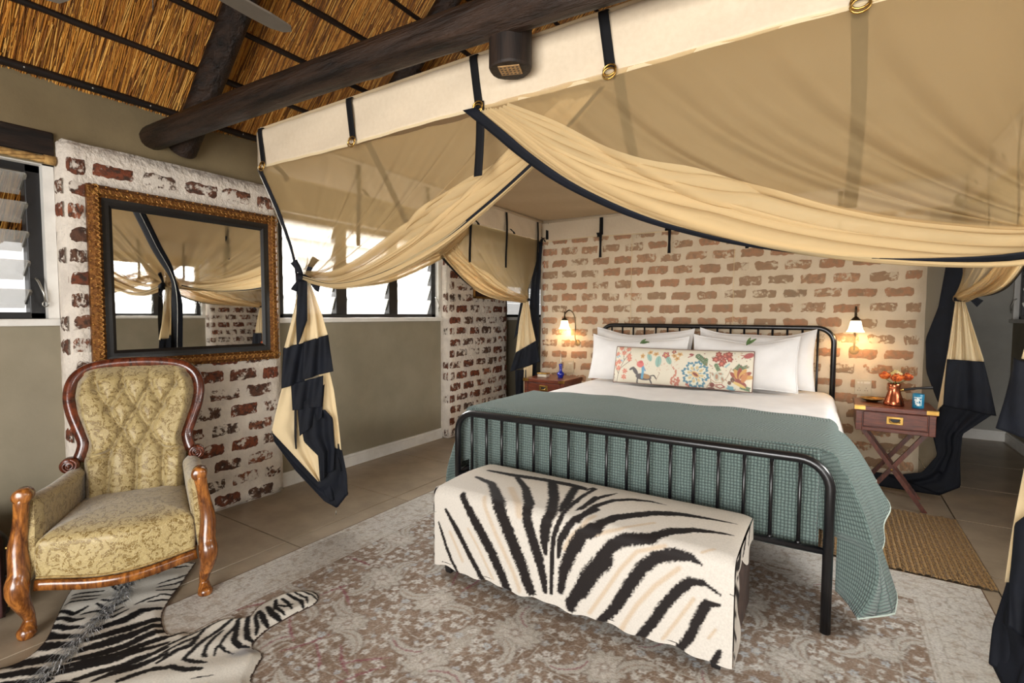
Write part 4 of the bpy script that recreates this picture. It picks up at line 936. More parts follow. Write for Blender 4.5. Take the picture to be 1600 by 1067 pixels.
# ================================================================== ZEBRA SKIN ON THE FLOOR
def skin():
    F = lambda pts: [tuple(PX(x, y, 2, .012))[:2] for x, y in pts]
    out = [(306, 879), (282, 914), (263, 940), (253, 962), (256, 984), (266, 992), (285, 988), (300, 990), (325, 976), (355, 966), (372, 966), (392, 962), (402, 950), (420, 939), (440, 929), (470, 923), (490, 925), (498, 934), (490, 945), (466, 957), (432, 975), (418, 984), (400, 1000), (394, 1012), (404, 1018), (410, 1026), (400, 1044), (392, 1062), (388, 1082), (300, 1095), (180, 1120), (60, 1150), (-40, 1140), (-60, 1090), (-20, 1052), (18, 1040), (46, 1026), (72, 1000), (88, 966), (106, 930), (128, 902), (155, 884), (178, 872), (210, 864), (240, 862), (262, 868), (280, 877)]
    poly = np.array([tuple(v)[:2] for v in smooth_poly([(*q, 0) for q in F(out+[out[0]])], 170)])
    x0, y0 = poly.min(0); x1, y1 = poly.max(0); st = .005; nu, nv = int((x1-x0)/st), int((y1-y0)/st)
    U, V = np.meshgrid(np.linspace(x0, x1, nu+1), np.linspace(y0, y1, nv+1)); U, V = U.ravel(), V.ravel()
    inside = np.zeros(U.size, bool); n = len(poly)
    dist = np.full(U.size, 9.)
    for i in range(n-1):
        a, b = poly[i], poly[i+1]
        if abs(a[1]-b[1]) > 1e-9:
            c = ((a[1] > V) != (b[1] > V)); xi = (b[0]-a[0])*(V-a[1])/(b[1]-a[1])+a[0]; inside ^= c & (U < xi)
        d = b-a; L2 = max(d@d, 1e-12); t = np.clip(((U-a[0])*d[0]+(V-a[1])*d[1])/L2, 0, 1); dist = np.minimum(dist, np.hypot(U-a[0]-t*d[0], V-a[1]-t*d[1]))
    g = np.random.default_rng(14).random((900, 900)); jit = (g[((U+5)*180).astype(int) % 900, (V*180).astype(int) % 900]-.5)*.35
    p = Paint(U, V, (214, 209, 198)); K = .0044
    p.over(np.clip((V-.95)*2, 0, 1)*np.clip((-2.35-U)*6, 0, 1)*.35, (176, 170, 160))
    dark = (15, 14, 17)
    A = lambda pts: F([(x/5.415, 870+y/5.415) for x, y in pts]); B = lambda pts: F([(250+x/6.027, 890+y/6.027) for x, y in pts])
    for w, pts in ((58, [(0, 950), (80, 915), (200, 920), (330, 905), (440, 880), (520, 880)]), (50, [(170, 790), (260, 750), (340, 765), (420, 790), (500, 780), (640, 760)]), (40, [(340, 640), (400, 660), (440, 690), (560, 705), (680, 690)]), (30, [(360, 590), (460, 600), (560, 625), (700, 620)]), (28, [(420, 520), (560, 540), (620, 565), (700, 555)]),
        (24, [(510, 470), (620, 500), (740, 440)]), (16, [(560, 420), (700, 390), (820, 370)]), (14, [(600, 375), (720, 355), (850, 335)]), (14, [(620, 340), (760, 320), (880, 300)]), (14, [(680, 290), (820, 275), (900, 270)]), (14, [(720, 240), (860, 265)]), (14, [(780, 210), (900, 220), (960, 200)]), (14, [(850, 165), (980, 175), (1040, 160)]), (14, [(900, 140), (1010, 135)]),
        (46, [(780, 640), (900, 600), (1060, 560), (1200, 480), (1350, 450)]), (54, [(760, 720), (900, 690), (1050, 640), (1180, 590), (1380, 530)]), (54, [(700, 805), (850, 770), (1000, 720), (1150, 670), (1300, 610), (1400, 580)]), (48, [(600, 900), (780, 865), (940, 810), (1080, 765), (1200, 710), (1400, 630)]), (42, [(520, 965), (700, 930), (900, 875), (1060, 830), (1250, 750), (1408, 690)]),
        (38, [(450, 1015), (600, 990), (800, 930), (1000, 890), (1200, 815), (1408, 750)]), (34, [(640, 1060), (800, 1000), (1000, 965), (1200, 880), (1408, 800)]), (34, [(800, 1070), (950, 1015), (1150, 945), (1408, 850)]), (30, [(1000, 1080), (1150, 1015), (1300, 975), (1408, 975)]), (44, [(-60, 1040), (150, 1020), (300, 1000), (400, 990)]), (40, [(-100, 1120), (100, 1110), (300, 1080), (420, 1060)]), (40, [(300, 1150), (500, 1110), (640, 1100)]),
        (22, [(780, 560), (860, 540), (960, 530), (1080, 470)]), (22, [(700, 500), (830, 480), (920, 500), (1040, 440)]), (18, [(820, 420), (900, 460), (990, 420), (1080, 380)]), (16, [(860, 390), (930, 400), (1010, 370)]), (14, [(1060, 190), (1120, 260)]), (14, [(1020, 200), (1080, 280)]), (14, [(980, 220), (1040, 300)]), (14, [(940, 250), (1000, 310)]), (12, [(1100, 150), (1180, 220)]), (12, [(1150, 130), (1230, 200)]), (12, [(1200, 110), (1280, 170)]), (12, [(1250, 95), (1320, 150)]),
        (16, [(1320, 60), (1380, 110), (1330, 160)]), (16, [(1360, 60), (1500, 80), (1640, 60)]), (14, [(1380, 100), (1500, 110), (1600, 90)]), (14, [(1330, 280), (1480, 240), (1580, 190)]), (14, [(1330, 310), (1460, 290), (1540, 250)]), (14, [(1350, 340), (1450, 330), (1520, 290)]), (12, [(1340, 250), (1500, 200), (1610, 140)]), (14, [(1250, 400), (1350, 380), (1470, 360)]), (14, [(1150, 420), (1250, 380), (1340, 350)])):
        p.stroke(A(pts), w/5.415*K*1.2, dark, .25, 1, (.7, .6), jit)
    for w, pts in ((36, [(-20, 690), (100, 640), (240, 600)]), (30, [(-20, 785), (200, 680), (400, 575)]), (30, [(-20, 845), (180, 740), (350, 650), (430, 570), (600, 480)]), (44, [(-20, 900), (150, 800), (290, 740), (360, 650)]), (40, [(220, 860), (320, 770), (420, 680), (540, 600), (640, 530), (720, 470)]), (36, [(220, 860), (330, 890), (430, 912)]), (34, [(410, 830), (440, 750), (520, 660), (590, 600)]), (30, [(400, 815), (440, 850)]), (30, [(570, 740), (620, 660), (700, 570), (750, 490), (770, 460)]),
        (22, [(510, 840), (530, 770), (560, 745), (620, 790), (690, 810)]), (46, [(735, 520), (710, 640), (700, 700), (760, 745), (830, 745)]), (44, [(840, 440), (815, 560), (825, 670), (880, 690)]), (34, [(920, 410), (900, 480), (920, 560), (905, 630)]), (48, [(935, 410), (980, 500), (1015, 550)]), (52, [(1010, 370), (1060, 450), (1140, 490)]), (38, [(1090, 310), (1090, 390), (1170, 440)]), (34, [(1150, 300), (1200, 330), (1240, 390)]), (30, [(1100, 360), (1180, 375), (1250, 345)]), (38, [(1200, 260), (1330, 310), (1350, 370)]), (24, [(1270, 240), (1380, 280), (1390, 330)]), (20, [(1330, 215), (1440, 260), (1480, 290)]), (16, [(1390, 203), (1480, 240), (1495, 270)]), (50, [(-20, 975), (100, 940), (250, 970), (385, 975)]), (10, [(300, 1060), (500, 1020)])):
        p.stroke(B(pts), w/6.027*K*.74, dark, .25, 1, (.7, .6), jit)
    p.ell(*F([(383, 1022)])[0], .05, .025, .9, (110, 116, 130), .9, .6)
    ed = np.clip(dist/.03, 0, 1)
    Z = .014+.010*ed*(1+.5*np.sin(U*31)*np.sin(V*27))
    P = np.c_[U, V, Z]
    root = thing('zebra_skin', 'flat zebra skin with mane on the floor under the armchair', 'hide', (float(poly[:, 0].mean()), float(poly[:, 1].mean()), .0))
    grid_obj('hide', P, nu, nv, p.c, 'zebra', root, keep=inside)
    # felt backing gives the skin its thickness
    bm = MB(); pl = [tuple(q) for q in poly[:-1]]; bm.prism(pl, lambda a, b, d: (a, b, .0100+d), .004); obj('backing', bm, 'leather', root, smooth=False)
    # mane: hair strands along the spine
    sp = F([(60, 1075), (95, 1040), (130, 1000), (165, 965), (190, 935), (205, 905), (222, 885)])
    V3 = []; F3 = []; C3 = []; r = random.Random(5)
    for i in range(800):
        t = r.random(); q = poly_at([(*s, 0) for s in sp], t); tg = (poly_at([(*s, 0) for s in sp], min(1, t+.02))-poly_at([(*s, 0) for s in sp], max(0, t-.02))).normalized()
        side = Vector((-tg.y, tg.x, 0)); b = q+side*r.gauss(0, .012); b.z = .024; L = r.uniform(.03, .085); d = (tg*-.8+side*r.gauss(0, .5)).normalized()
        k = r.uniform(.5, 1); c = tuple(v for v in lin((90+110*r.random()**2,)*3)); w = side*.0011
        pts = [b, b+d*L*.5+Vector((0, 0, r.uniform(.006, .018))), b+d*L+Vector((0, 0, r.uniform(-.004, .008)))]
        o = len(V3); V3 += [pts[0]-w, pts[0]+w, pts[1]+w, pts[1]-w, pts[2]]; C3 += [c]*5; F3 += [(o, o+1, o+2, o+3), (o+3, o+2, o+4)]
    me = bpy.data.meshes.new('mane'); me.from_pydata([tuple(v-Vector(root.location)) for v in V3], [], F3); at = me.color_attributes.new('print', 'FLOAT_COLOR', 'POINT'); at.data.foreach_set('color', np.c_[np.array(C3), np.ones(len(C3))].astype(np.float32).ravel())
    me.materials.append(MT['zebra']); o = bpy.data.objects.new('mane', me); COL.objects.link(o); o.parent = root; o['kind'] = 'stuff'
skin()

# ================================================================== ARMCHAIR (local: x right seen from the front, y back, z up)
def armchair():
    root = thing('armchair', 'carved wood armchair with buttoned gold damask upholstery', 'armchair', (-2.563, .878, 0), math.radians(62.0))
    O = lambda n, mb, m, par=root, **k: obj(n, mb, m, par, local=True, **k)
    yb = lambda z: .50+.25*(z-.45)
    half = [(.262, .575), (.247, .62), (.244, .655), (.262, .71), (.291, .80), (.303, .88), (.294, .95), (.262, 1.005), (.20, 1.045), (.10, 1.064), (0, 1.068)]
    inset = .026
    path = [(-x, z) for x, z in half]+[(x, z) for x, z in half[::-1][1:]]
    sp = smooth_poly([(x, 0, z) for x, z in path], 90)
    # inward offset of the frame centre line
    cl = []; ups = []
    for i, p in enumerate(sp):
        t = (sp[min(i+1, 90)]-sp[max(i-1, 0)]).normalized(); nin = Vector((t.z, 0, -t.x))
        q = p+nin*inset; cl.append(Vector((q.x, yb(q.z), q.z))); ups.append(nin)
    prof = [(-.027, -.005), (-.024, .012), (-.016, .022), (-.009, .016), (-.002, .013), (.006, .018), (.014, .022), (.022, .016), (.025, .004), (.024, -.024), (-.022, -.028)]
    prof = [(a, b) for a, b in prof]
    fr = O('back_frame', MB().profile(cl, prof, ups), 'wood_red')
    for s in (-1, 1):        # scroll volutes
        c = Vector((s*.262, yb(.556)-.035, .560)); g = MB()
        R = Matrix.Rotation(PI/2, 3, 'X'); g.lathe([(.0, -.03), (.034, -.03), (.038, -.02), (.038, .02), (.034, .024), (0, .024)], 22, c, R)
        spi = []
        for k in range(40):
            a = k*.36; r = .032*(1-k/44); spi.append(c+Vector((s*r*math.cos(a+1.6), -.026-.006*k/40, r*math.sin(a+1.6))))
        g.tube(spi, [.0065*(1-.4*k/40) for k in range(40)], 7); g.ball(c+Vector((0, -.032, 0)), .008, 8, 5)
        O('scroll', g, 'wood_red', fr)
    # buttoned back
    btn = [(s*x, z) for x, z in ((.167, .925), (.056, .925), (.112, .815), (.057, .705), (.112, .60)) for s in (-1, 1)]+[(0, .815), (0, .60)]
    seg = []
    def link(a, b): seg.append((Vector((a[0], a[1], 0)), Vector((b[0], b[1], 0))))
    r1 = [(-.167, .925), (-.056, .925), (.056, .925), (.167, .925)]; r2 = [(-.112, .815), (0, .815), (.112, .815)]; r3 = [(-.057, .705), (.057, .705)]; r4 = [(-.112, .60), (0, .60), (.112, .60)]
    for i in range(3): link(r1[i], r2[i]); link(r1[i+1], r2[i])
    for i in range(2): link(r2[i], r3[i]); link(r2[i+1], r3[i]); link(r3[i], r4[i]); link(r3[i], r4[i+1])
    for a in r1: link(a, (a[0]*1.03, 1.06))
    for a in r4: link(a, (a[0], .30))
    link(r4[0], (-.25, .585)); link(r4[2], (.25, .585))
    zz = [h[1] for h in half]; xx = [h[0]-.046 for h in half]
    def hw(z):
        if z <= zz[0]: return lerp(.20, xx[0], max(0, (z-.36)/(zz[0]-.36)))
        return float(np.interp(z, zz, xx)) if z < 1.01 else max(.02, float(np.interp(z, zz, xx)))
    ZB, ZT = .35, 1.028
    def bk(u, v):
        z = lerp(ZB, ZT, v); w = hw(min(z, 1.02)) if z < .985 else hw(.985)*math.sqrt(max(0, 1-((z-.985)/.052)**2))*.999+.03*((z-.985)/.05)
        x = (2*u-1)*w; P = Vector((x, z, 0)); dm = 1
        for a, b in seg:
            d = b-a; t = max(0, min(1, (P-a).dot(d)/d.dot(d))); dm = min(dm, (P-a-d*t).length)
        edge = min(1, (1-abs(2*u-1))/.16)*min(1, (ZT-z)/.07+.05)
        h = .02+.042*math.sin(edge*PI/2)+.036*(1-math.exp(-dm/.013))*edge
        for (bx_, bz) in btn: h -= .022*math.exp(-((x-bx_)**2+(z-bz)**2)/.016**2)
        if z < .5: h += .02*(.5-z)/.12
        return (x, yb(z)+.012-h, z)
    bkO = O('back_cushion', MB().grid(84, 110, bk), 'damask')
    for (bx_, bz) in btn: O('button', MB().ball((bx_, yb(bz)-.026, bz), .0085, 8, 5, (1, .6, 1)), 'damask', bkO)
    
    gm = [Vector((p.x, p.y-.012, p.z)) for p in [cl[i]+ups[i]*.026 for i in range(91)]]; O('gimp', MB().tube(gm, .0045, 5), 'gimp', bkO)
    # closed outside back
    def ob(u, v): z = lerp(.2, 1.02, v); w = hw(min(max(z, .4), 1.0))+.03; return ((2*u-1)*w, yb(z)+.03, z)
    O('outside_back', MB().grid(10, 20, ob), 'damask', solid=.006)
    # seat
    def rim(a):     # plan outline
        t = a % 1
        if t < .4: s = t/.4; x = lerp(-.272, .272, s); return Vector((x, -.012-.05*math.cos((s-.5)*PI)**1.5, 0))
        if t < .6: s = (t-.4)/.2; return Vector((lerp(.272, .225, s), lerp(-.012, .50, s), 0))
        if t < .8: s = (t-.6)/.2; return Vector((lerp(.225, -.225, s), .50, 0))
        s = (t-.8)/.2; return Vector((lerp(-.225, -.272, s), lerp(.50, -.012, s), 0))
    cen = Vector((0, .24, 0))
    def st(u, v):
        p = rim(u); drop = .012*math.cos(PI*2*0)
        lowz = .228-.022*math.cos(max(-1, min(1, p.x/.272))*PI/2)*(1 if p.y < .05 else 0)
        if v < .35: s = v/.35; q = cen+(p-cen)*(1+.012*math.sin(s*PI)); z = lerp(lowz, .345, s)
        else:
            s = (v-.35)/.65; q = cen+(p-cen)*math.cos(s*PI/2)**.8; z = .345+.085*math.sin(s*PI/2)**.7
        return (q.x, q.y, z)
    se = O('seat', MB().grid(96, 26, st, cu=True), 'damask')
    O('gimp', MB().tube([(rim(.4*i/40).x, rim(.4*i/40).y-.004, .236-.022*math.cos(rim(.4*i/40).x/.272*PI/2)) for i in range(41)], .005, 5), 'gimp', se)
    pr = [(-.02, -.014), (-.02, .012), (-.008, .020), (.014, .016), (.02, .004), (.02, -.014)]
    rl = [(rim(.4*i/30).x*1.02, rim(.4*i/30).y+.004, .205-.024*math.cos(rim(.4*i/30).x/.272*PI/2)) for i in range(31)]
    O('front_rail', MB().profile(rl, [(a, -b) for a, b in pr][::-1], (0, 0, 1)), 'wood_gold')
    for s in (-1, 1):
        O('side_rail', MB().bb((min(s*.232, s*.275), 0, .19), (max(s*.232, s*.275), .5, .24), .006), 'wood_gold')
        # upholstered arm
        def ar(u, v, s=s):
            y = lerp(-.005, .50, v); xc = s*(.292-.055*v); th = .036; a = u*2*PI; top = lerp(.562, .545, v)-.012*math.sin(PI*v)
            if v in (0, 1): th *= .6
            cs, sn = math.cos(a), math.sin(a)
            if sn > 0: return (xc+cs*th*1.15, y, top-.04+sn*.042)
            return (xc+cs*th, y, top-.04+sn*.30)
        g = MB().grid(20, 18, ar, cu=True); n = 20; N = len(g.v); g.f.append(tuple(range(n))); g.f.append(tuple(N-1-k for k in range(n)))
        O('arm_pad', g, 'damask', angle=60)
        # arm post flowing into the cabriole leg
        pts = [(.296, -.022, .585), (.300, -.026, .56), (.303, -.024, .535), (.307, -.016, .50), (.313, -.006, .45), (.321, -.002, .40), (.325, -.004, .35), (.322, -.012, .30), (.320, -.020, .26), (.324, -.032, .225), (.324, -.034, .19), (.316, -.024, .145), (.306, -.008, .10), (.302, .002, .065), (.304, -.008, .035), (.307, -.016, .02), (.308, -.016, .0)]
        rad = [.020, .026, .025, .024, .026, .029, .033, .034, .035, .039, .037, .030, .023, .019, .027, .033, .027]
        sm = smooth_poly([(s*x, y, max(z, .0105) if s > 0 else z) for x, y, z in pts], 64); sm = [Vector((p.x, p.y, max(p.z, .0115))) if s > 0 else p for p in sm]; rs = np.interp(np.linspace(0, 1, 65), np.linspace(0, 1, len(rad)), rad)
        fl_ = MB().tube(sm, list(rs), 14, up=(0, 1, 0), flat=(1.05, 1)); fl_.v = [(p[0], p[1], max(p[2], .0105 if s > 0 else 0)) for p in fl_.v]; O('front_leg', fl_, 'wood_gold')
        R = Matrix.Rotation(PI/2, 3, 'X'); g = MB().lathe([(0, -.034), (.022, -.034), (.031, -.026), (.031, .026), (.022, .034), (0, .034)], 18, (s*.297, -.018, .578), R)
        O('arm_knob', g, 'wood_gold')
        O('back_leg', MB().tube(smooth_poly([(s*.215, .49, .30), (s*.215, .51, .18), (s*.22, .56, .0)], 12), [.024]*13, 8), 'wood_gold')
armchair()

# ================================================================== SUITCASE at the left of the chair
sc = thing('suitcase', 'dark worn leather suitcase with maroon bands beside the armchair', 'suitcase', (-3.14, .37, 0))
obj('shell', MB().bb((-3.36, .10, .004), (-2.915, .62, .37), .045), 'trunk', sc)
for z in (.19,): obj('lid_seam', MB().bb((-3.363, .097, z-.004), (-2.912, .623, z+.004), .002), 'black_wood', sc, smooth=False)
for y in (.12, .34, .575): obj('band', MB().bb((-3.366, y-.028, .002), (-2.909, y+.028, .374), .04), 'trunk_band', sc)
for z in (.06, .31): obj('rivet', MB().ball((-2.913, .60, z), .008, 8, 5), 'brass', sc)

# ================================================================== MIRROR on the pillar
def mirror():
    X = XL+.108; y0, y1, z0, z1 = 1.052, 2.122, .985, 1.985
    root = thing('mirror', 'mirror in ornate gilt frame with black liner on brick pillar', 'mirror', (X, (y0+y1)/2, z0))
    bars = [((y0, z0), (y1, z0)), ((y1, z0), (y1, z1)), ((y1, z1), (y0, z1)), ((y0, z1), (y0, z0))]
    cy, cz = (y0+y1)/2, (z0+z1)/2
    def ring(nm, w0, w1, h0, h1, hm, mat, par):      # mitred moulding: outer inset w0 .. inner inset w1
        g = MB(); prof = [(w0, 0), (w0, h0), ((w0*2+w1)/3, hm), ((w0+w1*2)/3, hm), (w1, h1), (w1, 0)]
        vs = []
        for sy, sz in ((-1, -1), (1, -1), (1, 1), (-1, 1)):
            for w, h in prof: vs.append((X+h, cy+sy*((y1-y0)/2-w), cz+sz*((z1-z0)/2-w)))
        n = len(prof); fs = []
        for k in range(4):
            for i in range(n-1): fs.append((k*n+i, ((k+1) % 4)*n+i, ((k+1) % 4)*n+i+1, k*n+i+1))
        g.add(vs, fs); return obj(nm, g, mat, par, smooth=False)
    fr = ring('gilt_frame', 0, .062, .022, .020, .040, 'gold_frame', root)
    # carved beads along both edges and leaf scrolls in the hollow
    bd = MB(); sc_ = MB()
    for (a, b) in bars:
        L = math.hypot(b[0]-a[0], b[1]-a[1]); n = int(L/.024)
        for k in range(n):
            t = (k+.5)/n; y, z = lerp(a[0], b[0], t), lerp(a[1], b[1], t); iy, iz = (0 if a[0] != b[0] else (cy-y)/abs(cy-y)), (0 if a[1] != b[1] else (cz-z)/abs(cz-z))
            if k % 2 == 0: bd.ball((X+.028, y+iy*.006, z+iz*.006), .0065, 6, 4); bd.ball((X+.026, y+iy*.057, z+iz*.057), .0055, 6, 4)
            d = Vector((0, b[0]-a[0], b[1]-a[1])).normalized(); c = Vector((X+.040, y+iy*.031, z+iz*.031))
            r = [c+d*(.011*math.cos(q+k*PI))+Vector((0, iy, iz))*(.015*math.sin(q)) for q in np.linspace(0, 4.2, 7)]
            sc_.tube(r, [.003, .004, .0045, .0045, .004, .0035, .0025], 5)
    obj('beading', bd, 'gilt_light', fr)['kind'] = 'stuff'; obj('leaf_scrolls', sc_, 'gilt_light', fr)['kind'] = 'stuff'
    ring('black_liner', .062, .112, .020, .008, .018, 'liner', root)
    obj('mirror_glass', MB().bb((X+.002, y0+.105, z0+.105), (X+.007, y1-.105, z1-.105)), 'mirror', root, smooth=False)
mirror()
# small framed picture on the second pillar
px0 = XL+.106
pic = thing('picture_frame', 'small framed picture on the brick pillar behind the net', 'picture', (px0, 4.62, 1.48))
g = MB()
for a, b in (((4.45, 1.48), (4.82, 1.505)), ((4.45, 1.86), (4.82, 1.885)), ((4.45, 1.48), (4.475, 1.885)), ((4.795, 1.48), (4.82, 1.885))): g.bb((px0, a[0], a[1]), (px0+.022, b[0], b[1]), .003)
obj('frame', g, 'gilt_light', pic, smooth=False); obj('picture', MB().bb((px0, 4.475, 1.505), (px0+.008, 4.795, 1.86)), M('dark_print', (74, 44, 34), (46, 28, 24), .6, scale=12), pic, smooth=False)

# ================================================================== NIGHTSTANDS
def nightstand(label, x0):
    w, d = .43, .40; y0 = 4.19; zt, zb = .685, .515
    root = thing('nightstand', label, 'nightstand', (x0+w/2, y0+d/2, 0), 0, 'nightstands beside the bed')
    obj('top', MB().bb((x0-.008, y0-.008, zt-.032), (x0+w+.008, y0+d, zt), .004), 'wood_stand', root, smooth=False)
    obj('case', MB().bb((x0, y0+.012, zb), (x0+w, y0+d-.005, zt-.032), .003), 'wood_stand', root, smooth=False)
    g = MB()
    for xa in (x0, x0+w-.036): g.bb((xa, y0, zb), (xa+.036, y0+.02, zt-.032), .003)
    g.bb((x0+.036, y0, zb), (x0+w-.036, y0+.02, zb+.026), .003)
    obj('front_frame', g, 'wood_stand', root, smooth=False)
    dr = obj('drawer', MB().bb((x0+.042, y0-.002, zb+.031), (x0+w-.042, y0+.02, zt-.036), .004), 'wood_stand', root, smooth=False)
    cx = x0+w/2; cz = (zb+zt)/2+.0
    pl = obj('handle_plate', MB().bb((cx-.045, y0-.006, cz-.026), (cx+.045, y0, cz+.026), .002), 'brass', dr, smooth=False)
    obj('handle_recess', MB().bb((cx-.03, y0-.0075, cz-.014), (cx+.03, y0-.005, cz+.012)), 'black_wood', pl, smooth=False)
    obj('bail', MB().tube([(cx-.028, y0-.009, cz+.010), (cx-.026, y0-.014, cz-.004), (cx-.012, y0-.016, cz-.012), (cx+.012, y0-.016, cz-.012), (cx+.026, y0-.014, cz-.004), (cx+.028, y0-.009, cz+.010)], .0035, 7), 'brass', pl)
    for s in (0, 1):
        xa = x0-.010 if s == 0 else x0+w-.052; g = MB().bb((xa, y0-.011, zt-.026), (xa+.062, y0-.006, zt-.003)); g.bb((xa, y0-.011, zt-.001), (xa+.062, y0+.02, zt+.0015))
        obj('brass_corner', g, 'brass', root, smooth=False)
    # crossed legs in two planes
    for k, yy in enumerate((y0+.03, y0+d-.07)):
        for s in (-1, 1):
            a = Vector((cx-s*.165, yy+(.0 if s > 0 else .026), zb)); b = Vector((cx+s*.175, yy+(.0 if s > 0 else .026), 0))
            dv = b-a; ang = math.atan2(dv.x, -dv.z); L = dv.length
            mb = MB().box((a+b)/2, (.036, .024, L+.02), R=Matrix.Rotation(-ang, 3, 'Y'))
            mb.v = [(p[0], p[1], max(0, min(p[2], zb))) for p in mb.v]
            obj('leg', mb, 'wood_leg', root, smooth=False)
        obj('pivot', MB().tube([(cx-.004, yy-.017, zb*.505), (cx-.004, yy+.0, zb*.505)], .007, 10), 'brass', root)
    obj('stretcher', MB().tube([(cx, y0+.05, zb*.5), (cx, y0+d-.06, zb*.5)], .008, 8), 'wood_leg', root)
    return root
nightstand('reddish wood X-legged nightstand holding copper pot and brass dish', .155)
nightstand('reddish wood X-legged nightstand holding the blue glass bottle', -2.53)
ZS = .6865
# things on the right-hand stand
d = thing('brass_dish', 'shallow brass dish on nightstand beside copper pot', 'dish', (.255, 4.44, ZS))
obj('bowl', MB().lathe([(.0, .004), (.03, .003), (.034, 0), (.038, .004), (.058, .010), (.074, .022), (.077, .022), (.06, .015), (.04, .009), (0, .008)], 28, (.255, 4.44, ZS)), 'brass', d)
cp = thing('copper_pot', 'long-handled copper coffee pot holding dried orange roses', 'pot', (.372, 4.33, ZS))
obj('body', MB().lathe([(0, .0), (.058, .0), (.060, .006), (.055, .03), (.042, .07), (.034, .10), (.033, .125), (.040, .148), (.038, .149), (.030, .125), (.03, .10), (0, .09)], 28, (.372, 4.33, ZS)), 'copper', cp)
hn = obj('handle', MB().tube([(.40, 4.33, ZS+.105), (.44, 4.325, ZS+.115), (.50, 4.32, ZS+.128), (.575, 4.31, ZS+.138)], [.006, .008, .0075, .010], 8), 'black_wood', cp)
obj('ferrule', MB().tube([(.395, 4.33, ZS+.104), (.425, 4.327, ZS+.111)], .009, 8), 'brass', hn)
def rose(label, c, r, mats, seed):
    rr = random.Random(seed); c = Vector(c); root = thing('dried_rose', label, 'rose', tuple(c), 0, 'dried roses in the copper pot')
    obj('stem', MB().tube([c-Vector((0, 0, r*.8)), Vector((lerp(c.x, .372, .75), lerp(c.y, 4.33, .75), ZS+.152)), Vector((lerp(c.x, .372, .85), lerp(c.y, 4.33, .85), ZS+.10))], .0025, 6), 'leaf', root)
    for layer in range(3):
        n = (3, 5, 6)[layer]
        for k in range(n):
            a0 = 2*PI*k/n+layer*.6+rr.uniform(-.2, .2); R = r*(.35, .65, .95)[layer]; sp = 2*PI/n*.75
            def f(u, v):
                a = a0+(u-.5)*2*sp; hgt = v; rad = R*(.55+.6*math.sin(hgt*1.9))*(1+.10*math.sin(5*u+seed))
                return c+Vector((rad*math.cos(a), rad*math.sin(a), r*(-.9+1.75*hgt*(1-.16*layer)-.25*(2*u-1)**2*hgt)))
            obj('petal', MB().grid(8, 7, f), mats[(k+layer) % len(mats)], root, solid=.0012)
z = ZS+.20
rose('orange dried rose over the brass dish side of the copper pot', (.316, 4.318, z+.006), .030, ['petal', 'petal_dark', 'petal'], 1)
rose('large orange dried rose at the front of the copper pot', (.376, 4.258, z), .031, ['petal', 'petal', 'petal_dark'], 2)
rose('pale cream dried rose at the back of the copper pot', (.384, 4.392, z+.012), .030, ['petal_pale'], 3)
rose('dark orange dried rose over the copper pot handle', (.440, 4.326, z+.002), .029, ['petal_dark', 'petal', 'petal_dark'], 4)
tn = thing('blue_tin', 'small blue printed tin candle on nightstand', 'tin', (.497, 4.27, ZS))
obj('can', MB().lathe([(0, 0), (.030, 0), (.032, .003), (.032, .094), (.030, .096), (.028, .085), (0, .085)], 26, (.497, 4.27, ZS)), 'blue_tin', tn)
g = MB()
def wrap(a, z0, z1, da):
    vs = []
    for i in range(7):
        t = a-da/2+da*i/6
        for zz_ in (z0, z1): vs.append((.497+.0326*math.cos(t), 4.27+.0326*math.sin(t), ZS+zz_))
    g.add(vs, [(2*i, 2*i+2, 2*i+3, 2*i+1) for i in range(6)])
wrap(-1.75, .070, .076, 1.3)
for k in range(16): rr = random.Random(k); wrap(-1.75+rr.uniform(-.6, .6), .02+.045*rr.random(), .03+.045*rr.random(), rr.uniform(.1, .3))
wrap(-1.65, .018, .036, .5)
obj('printed_label', g, 'tin_print', tn, smooth=False)
# things on the left-hand stand
bt = thing('glass_bottle', 'small cobalt blue glass bottle with silver stopper', 'bottle', (-2.235, 4.39, ZS))
obj('body', MB().lathe([(0, 0), (.026, 0), (.024, .008), (.030, .02), (.038, .034), (.032, .05), (.018, .062), (.014, .08), (.017, .12), (.020, .132), (.016, .136)], 22, (-2.235, 4.39, ZS)), 'cobalt', bt)
obj('stopper', MB().lathe([(.008, .134), (.010, .15), (.004, .16), (.009, .175), (.004, .19), (.003, .23), (0, .24)], 14, (-2.235, 4.39, ZS)), 'steel', bt)
bx_ = thing('trinket_box', 'small brass and cream trinket box on nightstand', 'box', (-2.41, 4.36, ZS))
obj('box', MB().bb((-2.46, 4.325, ZS), (-2.36, 4.395, ZS+.028), .003), 'plate', bx_, smooth=False); obj('lid', MB().bb((-2.463, 4.322, ZS+.028), (-2.357, 4.398, ZS+.042), .004), 'brass', bx_, smooth=False)
